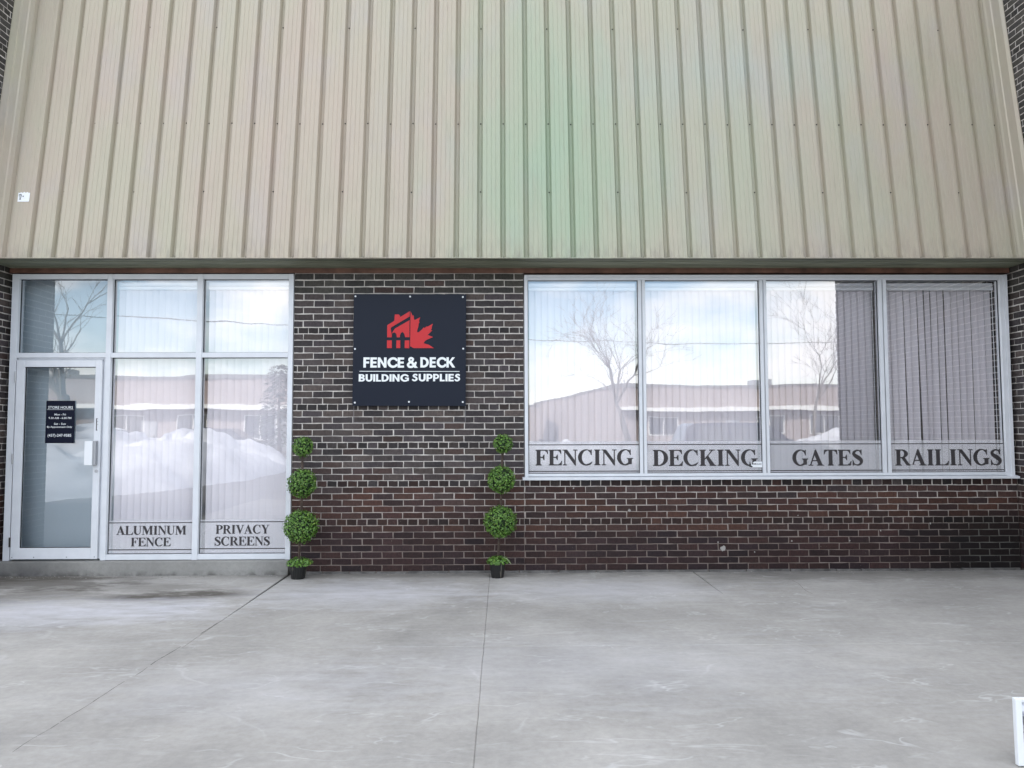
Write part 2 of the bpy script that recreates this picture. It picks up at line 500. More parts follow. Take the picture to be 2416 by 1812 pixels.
class MB:
    def __init__(s):
        s.v, s.f = [], []
    def box(s, x0, x1, y0, y1, z0, z1):
        b = len(s.v)
        s.v += [(x, y, z) for z in (z0, z1) for y in (y0, y1) for x in (x0, x1)]
        s.f += [tuple(b + i for i in q) for q in ((0, 2, 3, 1), (4, 5, 7, 6), (0, 1, 5, 4), (2, 6, 7, 3), (0, 4, 6, 2), (1, 3, 7, 5))]
        return s
    def prism(s, poly, y0, y1, ax='y'):
        """poly in (x,z) extruded along y, or in (y,z) along x, or (x,y) along z"""
        b, n = len(s.v), len(poly)
        for t in (y0, y1):
            for (a, c) in poly:
                s.v.append({'y': (a, t, c), 'x': (t, a, c), 'z': (a, c, t)}[ax])
        s.f.append(tuple(range(b, b + n)))
        s.f.append(tuple(range(b + 2 * n - 1, b + n - 1, -1)))
        for i in range(n):
            j = (i + 1) % n
            s.f.append((b + j, b + i, b + n + i, b + n + j))
        return s
    def tube(s, pts, rs, n=8, cap=True):
        b0 = len(s.v)
        pts = [Vector(p) for p in pts]
        for i, p in enumerate(pts):
            d = (pts[min(i + 1, len(pts) - 1)] - pts[max(i - 1, 0)]).normalized()
            u = d.cross(Vector((0.31, 0.87, 0.38))).normalized()
            w = d.cross(u)
            r = rs[i] if hasattr(rs, '__len__') else rs
            for k in range(n):
                a = 2 * PI * k / n
                s.v.append(tuple(p + u * (math.cos(a) * r) + w * (math.sin(a) * r)))
        for i in range(len(pts) - 1):
            for k in range(n):
                a, c = b0 + i * n + k, b0 + i * n + (k + 1) % n
                s.f.append((a, c, c + n, a + n))
        if cap:
            s.f.append(tuple(range(b0 + n - 1, b0 - 1, -1)))
            e = b0 + (len(pts) - 1) * n
            s.f.append(tuple(range(e, e + n)))
        return s
    def lathe(s, prof, n=24, cx=0, cy=0):
        b0 = len(s.v)
        for (r, z) in prof:
            for k in range(n):
                a = 2 * PI * k / n
                s.v.append((cx + r * math.cos(a), cy + r * math.sin(a), z))
        for i in range(len(prof) - 1):
            for k in range(n):
                a, c = b0 + i * n + k, b0 + i * n + (k + 1) % n
                s.f.append((a, c, c + n, a + n))
        s.f.append(tuple(range(b0 + n - 1, b0 - 1, -1)))
        e = b0 + (len(prof) - 1) * n
        s.f.append(tuple(range(e, e + n)))
        return s
    def disc(s, cx, cz, y0, y1, r, n=12):
        return s.prism([(cx + r * math.cos(2 * PI * k / n), cz + r * math.sin(2 * PI * k / n)) for k in range(n)], y0, y1)
    def mesh(s, name):
        me = bpy.data.meshes.new(name)
        me.from_pydata(s.v, [], s.f)
        bm = bmesh.new()
        bm.from_mesh(me)
        bmesh.ops.recalc_face_normals(bm, faces=bm.faces)
        bm.to_mesh(me)
        bm.free()
        return me
    def build(s, name, mat, parent=None, bevel=0.0, smooth=False):
        me = s.mesh(name)
        o = link(name, me, mat, parent)
        if smooth:
            me.polygons.foreach_set('use_smooth', [True] * len(me.polygons))
        if bevel:
            m = o.modifiers.new('edge', 'BEVEL')
            m.width = bevel
            m.segments = 2
            m.limit_method = 'ANGLE'
        return o

def outline_mesh(name, contours, depth):
    """flat shape with holes (x,z), front at y=-depth"""
    cu = bpy.data.curves.new(name, 'CURVE')
    cu.dimensions = '2D'
    cu.fill_mode = 'BOTH'
    cu.extrude = depth / 2
    for c in contours:
        sp = cu.splines.new('POLY')
        sp.points.add(len(c) - 1)
        for q, (x, y) in zip(sp.points, c):
            q.co = (x, y, 0, 1)
        sp.use_cyclic_u = True
    tmp = bpy.data.objects.new(name, cu)
    COL.objects.link(tmp)
    dg = bpy.context.evaluated_depsgraph_get()
    me = bpy.data.meshes.new_from_object(tmp.evaluated_get(dg))
    bpy.data.objects.remove(tmp)
    bpy.data.curves.remove(cu)
    me.transform(Matrix.Rotation(PI / 2, 4, 'X'))
    me.transform(Matrix.Translation((0, -depth / 2, 0)))
    me.name = name
    me.materials.clear()
    return me

GLYPHS = {"serif":{"I":[575,[[489,1012,504,993,502,965,489,952,451,948,423,920,418,907,418,93,423,80,451,52,484,50,498,41,504,30,503,2,489,-11,480,-14,89,-12,73,7,75,35,89,48,116,50,125,55,150,80,155,93,155,907,150,920,125,945,116,950,89,952,78,961,73,975,75,998,88,1011,98,1014]]],"E":[987,[[880,1012,895,993,905,784,909,761,907,743,889,728,866,729,851,743,795,866,680,944,416,945,405,939,379,911,380,554,389,550,534,552,614,684,630,695,653,693,666,680,668,670,668,352,666,342,652,329,630,328,620,332,601,357,549,452,530,477,381,475,377,466,377,93,382,80,411,55,689,56,838,148,902,263,920,280,943,281,957,273,963,261,931,7,927,-2,916,-12,907,-14,57,-14,43,-9,32,7,32,30,37,39,48,48,75,50,84,55,113,84,118,98,118,902,113,916,84,945,75,950,48,952,37,961,32,975,32,993,37,1002,48,1012,57,1014]]],"F":[904,[[857,1012,871,998,877,970,877,907,886,807,886,748,880,736,866,728,848,729,829,748,776,866,657,944,416,945,405,939,379,911,377,561,381,552,511,551,530,575,588,675,602,691,611,695,634,694,648,680,650,670,650,352,648,343,639,332,630,328,611,328,591,343,526,457,511,475,389,477,378,470,378,89,384,77,411,52,443,50,459,39,464,25,463,7,459,-2,448,-12,439,-14,57,-14,43,-9,32,7,32,30,37,39,48,48,75,50,84,55,113,84,118,98,118,902,113,916,84,945,75,950,48,952,37,961,32,975,32,993,37,1002,48,1012,57,1014]]],"L":[987,[[448,1012,463,993,461,965,448,952,420,950,411,945,382,916,377,902,379,84,402,59,416,55,689,56,838,148,902,263,920,280,943,281,957,273,963,261,931,7,916,-12,57,-14,47,-11,34,2,32,25,37,39,48,48,75,50,84,55,113,84,118,98,118,902,113,916,84,945,75,950,48,952,37,961,32,975,34,998,47,1011,57,1014]]],"T":[987,[[930,1012,945,993,968,739,966,720,948,705,925,706,911,720,858,843,843,867,716,944,634,945,624,939,623,93,628,80,656,52,689,50,702,41,709,30,707,1,694,-11,684,-14,292,-11,278,7,280,35,293,48,320,50,330,55,354,80,359,93,358,939,348,945,270,944,146,866,134,850,80,725,61,706,43,705,25,720,23,748,48,999,61,1011,70,1014]]],"D":[1068,[[493,1012,557,1004,620,989,698,962,752,935,798,908,866,854,934,781,967,734,1003,661,1017,620,1031,552,1031,448,1017,380,1003,339,967,266,949,239,909,189,868,148,784,83,675,29,584,1,484,-14,48,-12,32,7,34,35,48,48,75,50,84,55,113,84,118,98,118,902,113,916,84,945,75,950,48,952,37,961,32,975,34,998,47,1011,57,1014],[441,939,407,939,382,916,377,902,377,93,386,75,401,61,411,59,434,60,498,74,548,96,602,132,650,180,690,239,717,293,739,361,755,443,755,557,739,639,717,707,676,784,645,825,604,866,580,885,498,926]]],"P":[904,[[511,1012,598,1000,666,980,752,940,814,893,836,870,867,830,889,775,895,734,881,670,852,619,798,564,757,533,716,511,630,479,566,464,475,455,389,455,380,451,378,89,384,77,411,52,443,50,459,39,463,30,463,7,452,-9,439,-14,48,-12,32,7,34,35,48,48,75,50,84,55,113,84,118,98,118,902,113,916,84,945,75,950,48,952,37,961,32,975,34,998,47,1011,57,1014],[450,943,439,945,407,939,384,918,378,907,377,539,380,531,389,527,470,529,525,547,554,566,580,592,603,630,617,666,627,716,627,752,617,802,599,848,570,890,543,912,507,930,480,939]]],"R":[1068,[[511,1012,575,1004,652,985,743,944,781,920,816,891,857,844,872,820,889,775,895,734,885,680,862,634,848,614,793,559,757,533,689,499,683,489,970,87,980,79,1048,49,1059,39,1063,30,1063,7,1048,-12,798,-14,784,-9,453,448,439,455,389,455,381,452,377,443,377,93,382,80,411,52,443,50,459,39,464,25,463,7,459,-2,448,-12,439,-14,57,-14,47,-11,34,2,32,25,37,39,48,48,75,50,84,55,113,84,118,98,118,902,113,916,84,945,75,950,48,952,37,961,32,975,34,998,47,1011,57,1014],[450,943,439,945,407,939,384,918,378,907,377,539,380,531,389,527,470,529,525,547,554,566,580,592,603,630,617,666,627,716,627,752,617,802,599,848,570,890,543,912,507,930,480,939]]],"N":[1068,[[1039,1012,1052,999,1055,989,1053,966,1039,952,943,950,936,948,932,939,932,-7,925,-23,911,-31,875,-31,846,-7,225,807,220,806,218,793,219,84,243,52,317,48,330,34,331,7,320,-9,307,-14,52,-14,36,-7,28,7,27,25,29,34,39,45,52,50,120,51,131,61,140,84,141,911,130,934,116,948,43,950,30,955,20,966,18,975,19,993,25,1004,34,1012,43,1014,320,1014,334,1009,366,972,848,336,854,339,855,352,855,939,852,946,843,950,752,952,738,966,737,993,748,1009,761,1014]]],"M":[1396,[[1316,1012,1331,993,1330,965,1316,952,1289,950,1280,945,1255,920,1250,907,1250,93,1255,80,1280,55,1289,50,1316,48,1330,35,1331,7,1320,-9,1307,-14,961,-14,951,-11,938,2,938,34,981,80,986,93,984,765,975,755,956,711,676,16,659,-7,643,-14,602,-12,583,7,267,661,230,736,220,743,218,61,220,54,230,50,330,48,344,34,345,7,334,-9,320,-14,52,-14,43,-12,32,-2,28,7,28,30,43,48,130,50,137,52,141,61,140,916,125,948,48,950,36,957,28,970,27,989,29,998,39,1009,52,1014,389,1014,402,1009,422,984,710,407,720,397,730,411,958,934,957,943,937,970,937,993,943,1004,952,1012,961,1014]]],"A":[1068,[[539,1030,557,1012,571,980,951,89,961,74,998,51,1052,50,1061,45,1072,30,1071,2,1058,-11,1048,-14,593,-12,578,7,578,30,582,39,598,50,652,51,666,65,670,75,603,248,589,275,298,277,287,270,207,57,216,50,316,48,331,30,331,7,325,-4,316,-12,307,-14,11,-12,-2,1,-5,11,-3,34,11,48,107,50,116,53,120,60,465,1016,484,1031],[439,657,434,658,424,639,329,384,321,361,325,351,548,350,558,357]]],"V":[1068,[[1048,1012,1061,999,1064,989,1062,966,1049,952,948,950,939,947,934,940,575,-16,557,-31,520,-30,506,-16,483,34,107,940,102,947,93,950,11,952,-3,966,-3,998,11,1011,20,1014,457,1014,466,1012,475,1004,481,993,482,975,480,966,470,955,457,950,393,950,386,948,383,939,606,370,611,363,616,363,667,484,845,939,844,948,839,950,743,952,728,970,730,999,742,1011,752,1014]]],"Y":[1068,[[1048,1012,1061,999,1064,989,1062,966,1048,952,916,950,907,947,900,939,670,493,669,89,675,77,702,52,734,50,748,41,754,30,752,1,739,-11,730,-14,338,-11,323,7,325,35,339,48,371,52,398,77,404,89,403,452,102,940,89,950,11,952,-4,970,-2,999,11,1011,20,1014,448,1014,461,1009,471,998,473,989,472,970,464,957,452,950,393,950,388,948,388,939,583,589,602,557,607,555,617,566,813,939,812,948,807,950,720,952,705,970,705,993,711,1004,720,1012,730,1014]]],"U":[1068,[[1030,1012,1043,999,1045,989,1044,966,1030,952,911,950,901,943,900,334,890,275,880,239,849,170,825,133,759,61,702,20,634,-12,557,-31,466,-32,411,-21,343,4,274,48,205,116,183,143,146,211,129,261,118,316,118,939,111,949,52,950,39,955,28,970,28,993,32,1002,43,1012,52,1014,439,1014,449,1011,461,999,463,970,452,955,439,950,384,949,377,939,378,325,388,270,401,225,420,184,461,123,493,97,525,79,575,64,616,64,680,83,722,111,739,128,771,175,785,202,803,252,818,320,818,939,816,946,807,950,734,952,720,966,720,998,733,1011,743,1014]]],"K":[1150,[[1048,1012,1061,999,1064,989,1062,966,1048,952,920,950,905,943,623,625,619,616,1025,72,1030,52,1130,48,1145,30,1145,7,1139,-4,1130,-12,1120,-14,701,-11,688,2,686,25,691,39,708,52,708,61,494,434,482,452,475,456,400,380,380,353,377,343,378,89,384,77,411,52,443,50,459,39,463,30,464,11,457,-4,448,-12,439,-14,57,-14,41,-7,34,2,32,11,32,30,37,39,48,48,75,50,84,55,113,84,118,98,118,902,113,916,84,945,75,950,48,952,37,961,32,970,32,989,39,1004,48,1012,57,1014,439,1014,449,1011,461,999,463,970,457,959,443,950,415,948,384,918,378,907,377,480,380,467,384,466,435,520,437,530,431,548,436,557,448,567,484,583,502,596,804,939,804,948,798,950,684,952,670,965,668,975,670,998,680,1009,693,1014]]],"C":[1068,[[634,1030,707,1017,780,991,811,994,889,959,894,961,910,998,924,1011,948,1013,961,1004,968,989,966,661,953,648,943,645,925,647,914,657,848,816,718,930,713,939,717,952,711,958,620,959,593,954,543,939,489,912,460,893,418,857,365,784,346,752,320,689,301,625,291,561,291,434,301,375,315,325,342,257,392,175,430,132,461,106,498,83,543,61,584,49,593,51,616,67,752,106,834,142,884,170,970,225,984,227,993,222,1007,208,1009,198,916,77,870,32,840,11,789,-4,730,-10,630,-31,511,-31,452,-21,402,-8,357,10,293,42,225,91,146,170,115,211,87,257,61,316,42,370,27,452,28,552,42,630,70,707,92,752,146,830,220,905,251,930,293,958,357,990,434,1017,516,1032]]],"G":[1150,[[634,1030,707,1017,780,991,811,994,889,959,894,961,910,998,924,1011,948,1013,961,1004,968,989,968,666,961,655,948,646,925,647,914,657,848,816,718,930,713,939,717,952,711,958,620,959,570,949,543,939,489,912,427,866,392,825,342,743,320,689,306,643,291,561,291,434,301,375,315,325,351,239,414,148,457,109,489,88,543,61,580,50,589,52,607,67,774,157,777,166,777,352,772,361,748,385,734,390,702,393,691,402,687,411,687,434,702,453,1111,454,1130,439,1131,411,1116,393,1070,389,1034,357,1032,80,1030,70,1020,59,1007,55,898,53,834,35,761,1,707,-17,661,-27,625,-32,511,-31,452,-21,402,-8,357,10,293,42,225,91,146,170,115,211,87,257,61,316,42,370,27,452,28,552,42,630,70,707,92,752,146,830,220,905,251,930,293,958,357,990,434,1017,516,1032]]],"S":[822,[[698,1021,711,1008,714,998,714,693,711,683,698,670,675,670,661,683,590,843,571,875,551,902,516,917,448,927,402,921,380,912,319,870,291,843,270,807,264,780,270,765,330,729,570,603,643,545,722,470,758,425,776,393,789,357,800,302,800,261,794,225,780,180,767,152,741,116,698,73,657,42,584,1,520,-21,489,-27,434,-27,289,6,207,40,161,26,111,-21,84,-21,70,-8,68,2,68,330,70,339,84,353,102,353,121,334,197,148,237,102,280,83,357,68,420,68,470,79,507,100,539,137,566,180,577,216,576,230,562,261,539,286,237,489,161,555,102,619,74,666,59,720,59,766,65,798,74,825,97,870,139,918,170,944,220,971,307,1003,357,1013,407,1018,470,1013,525,999,589,968,620,983,666,1019,680,1023]]]},"sans":{"F":[560,[[575,999,582,989,582,802,578,793,248,791,240,789,236,780,236,611,240,602,530,600,539,596,539,404,530,400,240,398,236,389,234,4,225,0,4,2,0,11,2,996,11,1000]]],"E":[600,[[593,999,600,989,600,802,596,793,248,791,237,784,236,611,240,602,557,600,566,596,568,411,566,404,557,400,240,398,236,389,236,220,239,213,248,209,596,207,600,198,598,4,589,0,4,2,0,11,2,996,11,1000]]],"N":[820,[[811,999,818,989,816,4,807,0,598,0,589,4,585,25,571,48,243,591,237,589,236,575,236,7,225,0,4,2,0,11,2,996,11,1000,225,1000,234,996,238,970,256,939,570,416,580,403,584,403,587,993,598,1000]]],"I":[240,[[230,999,236,989,236,7,225,0,7,1,0,11,1,993,11,1000]]],"L":[550,[[230,999,236,989,237,216,248,209,546,207,550,198,550,11,543,1,11,0,1,7,1,993,11,1000]]],"D":[820,[[366,999,461,980,511,962,575,930,643,882,704,820,744,766,772,716,794,661,818,557,818,443,794,339,758,257,726,207,702,177,641,116,617,98,575,70,511,38,425,11,357,0,7,1,0,11,1,993,11,1000],[327,789,248,791,240,789,236,780,236,220,239,213,248,209,316,209,370,220,425,242,463,266,513,316,540,357,558,398,572,452,571,552,549,625,516,681,466,731,434,753,370,780]]],"C":[860,[[584,1017,670,999,730,976,784,949,826,920,880,877,922,830,930,816,930,684,816,615,807,614,780,661,755,698,708,743,643,780,570,800,516,800,466,789,430,776,380,749,336,711,297,657,279,620,261,561,255,520,255,480,260,443,279,380,297,343,332,293,352,273,393,242,439,220,484,206,516,200,566,200,643,220,708,257,761,310,801,380,811,386,930,316,931,189,926,175,898,141,848,96,784,51,720,20,670,1,580,-18,461,-18,370,1,320,20,266,46,201,89,132,152,79,225,33,316,20,357,5,425,0,461,0,543,20,643,42,707,65,752,97,802,132,848,198,909,266,954,320,980,370,999,466,1018]]],"G":[980,[[584,1017,634,1008,698,989,775,954,826,920,895,861,952,790,968,761,966,731,807,638,798,636,759,693,711,741,670,767,616,789,570,800,511,800,439,780,402,763,352,727,316,685,283,630,265,580,255,525,255,480,261,439,279,380,297,343,332,293,352,273,393,242,439,220,511,200,566,200,598,206,643,220,680,238,711,259,750,298,759,311,759,370,757,378,748,382,545,384,541,393,541,539,545,548,975,549,982,539,982,111,980,104,970,100,852,98,784,51,730,24,670,1,634,-8,575,-18,461,-18,370,1,320,20,266,46,201,89,132,152,79,225,33,316,20,357,5,425,0,461,0,543,20,643,42,707,65,752,97,802,132,848,198,909,266,954,320,980,370,999,466,1018]]],"K":[840,[[820,998,820,987,493,585,484,566,853,11,853,2,579,2,257,426,243,439,239,439,236,430,234,4,225,0,4,2,0,11,2,996,11,1000,225,1000,234,996,236,639,240,630,248,628,293,637,302,642,561,998]]],"B":[700,[[411,999,457,989,493,976,534,953,557,936,586,907,612,870,630,834,644,793,650,757,650,711,630,634,598,578,558,534,561,526,598,500,636,461,667,416,685,375,700,311,700,261,694,225,680,184,649,125,609,80,566,47,498,15,425,0,7,1,0,11,1,993,11,1000],[386,820,348,823,325,818,248,818,239,814,236,675,240,666,320,664,366,655,393,665,411,677,427,702,436,734,436,748,421,789,398,813],[391,384,248,386,239,382,236,202,240,193,398,191,430,206,452,228,468,266,467,316,440,361,416,376]]],"U":[780,[[775,999,782,989,782,361,777,316,762,252,726,170,689,118,641,70,616,51,543,11,470,-12,434,-18,339,-18,261,1,170,47,107,100,51,175,24,234,5,302,0,339,2,996,11,1000,225,1000,234,996,237,339,256,284,275,256,293,237,325,215,348,206,370,200,402,200,452,215,470,224,493,243,526,289,545,352,546,993,557,1000]]],"P":[660,[[398,999,452,985,525,949,584,895,621,843,644,798,658,757,668,702,668,611,649,534,612,461,577,416,535,380,498,356,448,333,393,319,248,318,239,314,236,11,232,2,7,1,0,11,1,993,11,1000],[377,798,248,800,237,793,236,530,243,519,357,518,384,524,416,546,440,584,455,639,455,684,449,711,422,766,402,785]]],"S":[660,[[407,1012,480,999,511,985,557,958,620,907,620,902,602,896,597,884,572,739,561,732,539,732,520,738,434,799,407,809,366,809,334,799,310,784,289,764,281,752,281,743,296,720,320,697,434,644,472,620,500,598,555,543,576,516,599,470,618,402,623,361,623,302,618,266,599,202,567,148,548,123,507,82,461,47,418,20,366,1,293,-9,239,-4,193,6,148,24,115,43,77,75,19,139,1,166,-9,198,-9,230,-3,248,16,277,43,299,70,309,107,309,134,299,161,281,234,206,252,200,307,201,334,215,370,241,403,280,409,307,403,361,393,385,363,416,316,449,220,497,193,515,165,539,137,570,110,607,83,657,64,725,64,766,79,820,106,870,159,930,198,962,234,985,284,1003,348,1014]]],"&":[950,[[407,999,480,976,535,943,575,908,599,875,612,843,618,811,618,752,612,720,594,666,580,639,528,566,632,425,639,420,645,425,670,498,688,534,706,552,725,563,739,568,775,568,798,562,816,550,840,520,850,493,849,461,808,325,794,293,770,252,770,243,935,20,942,2,666,0,655,7,620,58,607,69,520,24,434,-3,357,-14,266,-9,193,11,143,38,109,66,65,130,42,175,23,239,18,280,29,339,47,384,87,443,141,502,205,552,170,602,156,630,142,666,132,711,132,784,147,843,180,900,220,941,261,967,330,994,361,1000],[395,816,370,818,348,808,330,795,314,775,310,748,320,702,337,675,357,659,366,664,417,716,430,743,439,775,440,784,435,793],[367,420,356,420,296,375,241,316,224,289,222,270,233,239,243,219,266,197,316,186,384,191,448,211,475,224,492,239,490,248]]]}}
def text_contours(txt, font, x0, x1, z0, z1, gap=0.0, space=0.35):
    """lettering fitted into the rectangle x0..x1, z0..z1"""
    G = GLYPHS[font]
    cur, out = 0.0, []
    for ch in txt:
        if ch == ' ':
            cur += space
            continue
        w, cs = G[ch]
        for c in cs:
            out.append([(cur + c[i] / 1000, c[i + 1] / 1000) for i in range(0, len(c), 2)])
        cur += w / 1000 + gap
    lo = min(p[0] for c in out for p in c)
    hi = max(p[0] for c in out for p in c)
    k, h = (x1 - x0) / (hi - lo), z1 - z0
    return [[(x0 + (px - lo) * k, z0 + pz * h) for px, pz in c] for c in out]

def font_text(name, txt, xc, z0, width, height, y, mat, parent, bold=0.012):
    """small sans lettering from Blender's own built-in face"""
    cu = bpy.data.curves.new(name, 'FONT')
    cu.body = txt
    cu.align_x = 'CENTER'
    cu.offset = bold
    cu.extrude = 0.0
    cu.resolution_u = 2
    tmp = bpy.data.objects.new(name, cu)
    COL.objects.link(tmp)
    dg = bpy.context.evaluated_depsgraph_get()
    me = bpy.data.meshes.new_from_object(tmp.evaluated_get(dg))
    bpy.data.objects.remove(tmp)
    bpy.data.curves.remove(cu)
    xs = [v.co.x for v in me.vertices]
    ys = [v.co.y for v in me.vertices]
    kx, kz = width / (max(xs) - min(xs)), height / 0.70
    mid = (max(xs) + min(xs)) / 2
    for v in me.vertices:
        v.co = (xc + (v.co.x - mid) * kx, y, z0 + v.co.y * kz)
    me.name = name
    me.materials.clear()
    return link(name, me, mat, parent)

# ================================================================== THE GROUND
ground = MB().box(-90, 90, -160, 40, -0.6, -0.075).build('ground', M['asphalt'])
tag(ground, 'wide grey asphalt yard and street beyond the concrete apron', 'ground', kind='structure')

pav = MB().box(-5.05, 5.33, -8.4, 0.02, -0.07, -0.012).build('pavement', M['joint'])
tag(pav, 'grey concrete pavement slabs in front of the shop', 'pavement', kind='structure')
XJ = [-5.05, -2.125, -0.125, 5.33]
YJ = [-8.4, -5.15, -2.61, -0.005]
JW = {-2.125: 0.0, -0.125: 0.0004}
def slab_mesh(x0, x1, y0, y1):
    """one slab with worn arrises; the edge wanders a few millimetres"""
    bm = bmesh.new()
    c = 0.004
    def side(ax, bx, ay, by):
        n = max(2, int(math.hypot(bx - ax, by - ay) / 0.12))
        return [(ax + (bx - ax) * i / n, ay + (by - ay) * i / n) for i in range(n)]
    pts = []
    raw = side(x0, x1, y0, y0) + side(x1, x1, y0, y1)
    if x1 > 3 and y1 > -0.1:                    # the short open crack running out from the wall
        raw += side(x1, 1.931, y1, y1) + [(1.930, y1), (1.929, -0.3), (1.924, -0.6), (1.925, -0.9), (1.917, -1.13), (1.912, -0.9), (1.907, -0.6), (1.909, -0.3), (1.908, y1)] + side(1.907, x0, y1, y1)
    else:
        raw += side(x1, x0, y1, y1)
    raw += side(x0, x0, y1, y0)
    for (x, y) in raw:
        k = 0.0030 * noise.noise(Vector((x * 9, y * 9, 1.7)))
        q = 0.0030 * noise.noise(Vector((x * 9, y * 9, 8.1)))
        if abs(x + 2.125) < 0.02:              # open joint, wide at the wall, closing to a wandering crack
            w = 0.0125 * max(0.0, min(1.0, (y + 2.0) / 1.5))
            wander = 0.02 * noise.noise(Vector((3.0, y * 1.3, 0.0))) * max(0.0, min(1.0, (-1.9 - y) / 0.6))
            x += (w if x0 > -2.2 else -w) + wander
            k *= 0.6
        pts.append((x + k, y + q))
    cx, cy = (x0 + x1) / 2, (y0 + y1) / 2
    lo = [bm.verts.new((x, y, -0.06)) for x, y in pts]
    mi = [bm.verts.new((x, y, -c)) for x, y in pts]
    hi = [bm.verts.new((x + max(-c, min(c, (cx - x) * 0.02)), y + max(-c, min(c, (cy - y) * 0.02)), 0)) for x, y in pts]
    n = len(pts)
    for i in range(n):
        j = (i + 1) % n
        bm.faces.new((lo[i], lo[j], mi[j], mi[i]))
        bm.faces.new((mi[i], mi[j], hi[j], hi[i]))
    bm.faces.new(hi)
    bmesh.ops.recalc_face_normals(bm, faces=bm.faces)
    me = bpy.data.meshes.new('concrete_slab')
    bm.to_mesh(me)
    bm.free()
    return me
for i in range(len(XJ) - 1):
    for j in range(len(YJ) - 1):
        if j < 2 and i == 1:
            continue
        full = j < 2 and i == 0
        x0, x1 = XJ[i] + JW.get(XJ[i], 0.0), (XJ[2] - JW[-0.125]) if full else XJ[i + 1] - JW.get(XJ[i + 1], 0.0)
        y0, y1 = YJ[j] + 0.0018, YJ[j + 1] - 0.0018
        o = link('concrete_slab', slab_mesh(x0, x1, y0, y1), M['paving'], pav)

ck = MB()
rk = random.Random(9)
def crack(pts, w):
    for (ax, ay), (bx, by) in zip(pts[:-1], pts[1:]):
        wa, wb = w * rk.uniform(0.3, 1.0), w * rk.uniform(0.3, 1.0)
        b = len(ck.v)
        ck.v += [(ax - wa, ay, 0.0006), (ax + wa, ay, 0.0006), (bx + wb, by, 0.0006), (bx - wb, by, 0.0006)]
        ck.f.append((b, b + 1, b + 2, b + 3))
y = -1.95
cx = -2.126
while y > -4.35:
    L = rk.uniform(0.12, 0.5)
    if rk.random() < 0.52:
        n = max(2, int(L / 0.06))
        crack([(-2.128 - 0.03 * (-1.9 - (y - L * k / n)) + 0.016 * noise.noise(Vector((1.0, (y - L * k / n) * 4, 0))), y - L * k / n) for k in range(n + 1)], 0.0042 * max(0.35, 1 + (y + 1.9) * 0.3))
    y -= L + rk.uniform(0.0, 0.12)
crack([(2.72 + 0.03 * math.sin(k * 0.9), -0.35 - 0.12 * k) for k in range(7)], 0.002)
ck.build('crack', M['joint'], pav)

# ================================================================== BRICKWORK
BW, JT = 0.2053, 0.0100           # brick plus joint, joint
rows = []                          # (z0, z1, header) measured courses, top to bottom
zt = 3.040
tops = [3.040 - 0.0697 * k for k in range(9)]
hdr = [2.449, 2.058, 1.665, 1.277, 0.890, 0.506]
edges = tops[:]
for a, b in zip(hdr[:-1], hdr[1:]):
    st = (a - b) / 6
    first = a - st / 2 if edges[-1] > a else edges[-1]
    edges += [a - st / 2 - st * k for k in range(0, 6)]
st = 0.0655
while edges[-1] - st > -0.02:
    edges.append(edges[-1] - st)
COURSES = []
for k in range(len(edges) - 1):
    zc = (edges[k] + edges[k + 1]) / 2
    COURSES.append((edges[k + 1], edges[k], any(abs(zc - h) < 0.02 for h in hdr)))

def brick_mesh(L, H, seed):
    r = random.Random(seed)
    j = lambda s: (r.random() - 0.5) * s
    v, f = [], []
    rings = [(0.0, 0.05), (0.0, 0.0028), (0.0034, 0.0)]
    for inset, y in rings:
        pts = []
        for (sx, sz) in ((0, 0), (0.33, 0), (0.67, 0), (1, 0), (1, 1), (0.67, 1), (0.33, 1), (0, 1)):
            x = inset + sx * (L - 2 * inset)
            z = inset + sz * (H - 2 * inset)
            pts.append([x, y, z])
        v += pts
    wob = [(j(0.0045), j(0.0016), j(0.0042)) for _ in range(8)]
    for ring in range(3):
        for k in range(8):
            p = v[ring * 8 + k]
            p[0] += wob[k][0]
            p[2] += wob[k][2]
            if ring == 2:
                p[1] += wob[k][1]
    for ring in range(2):
        for k in range(8):
            a, b = ring * 8 + k, ring * 8 + (k + 1) % 8
            f.append((a, b, b + 8, a + 8))
    f += [(16, 17, 22, 23), (17, 18, 21, 22), (18, 19, 20, 21)]
    me = bpy.data.meshes.new('brick')
    me.from_pydata([tuple(p) for p in v], [], f)
    return me
HS = 0.0560
STRETCH = [brick_mesh(BW - JT, HS, 100 + i) for i in range(10)]
HEAD = [brick_mesh(BW / 2 - JT, HS, 200 + i) for i in range(8)]
for me in STRETCH + HEAD:
    me.materials.append(M['brick'])

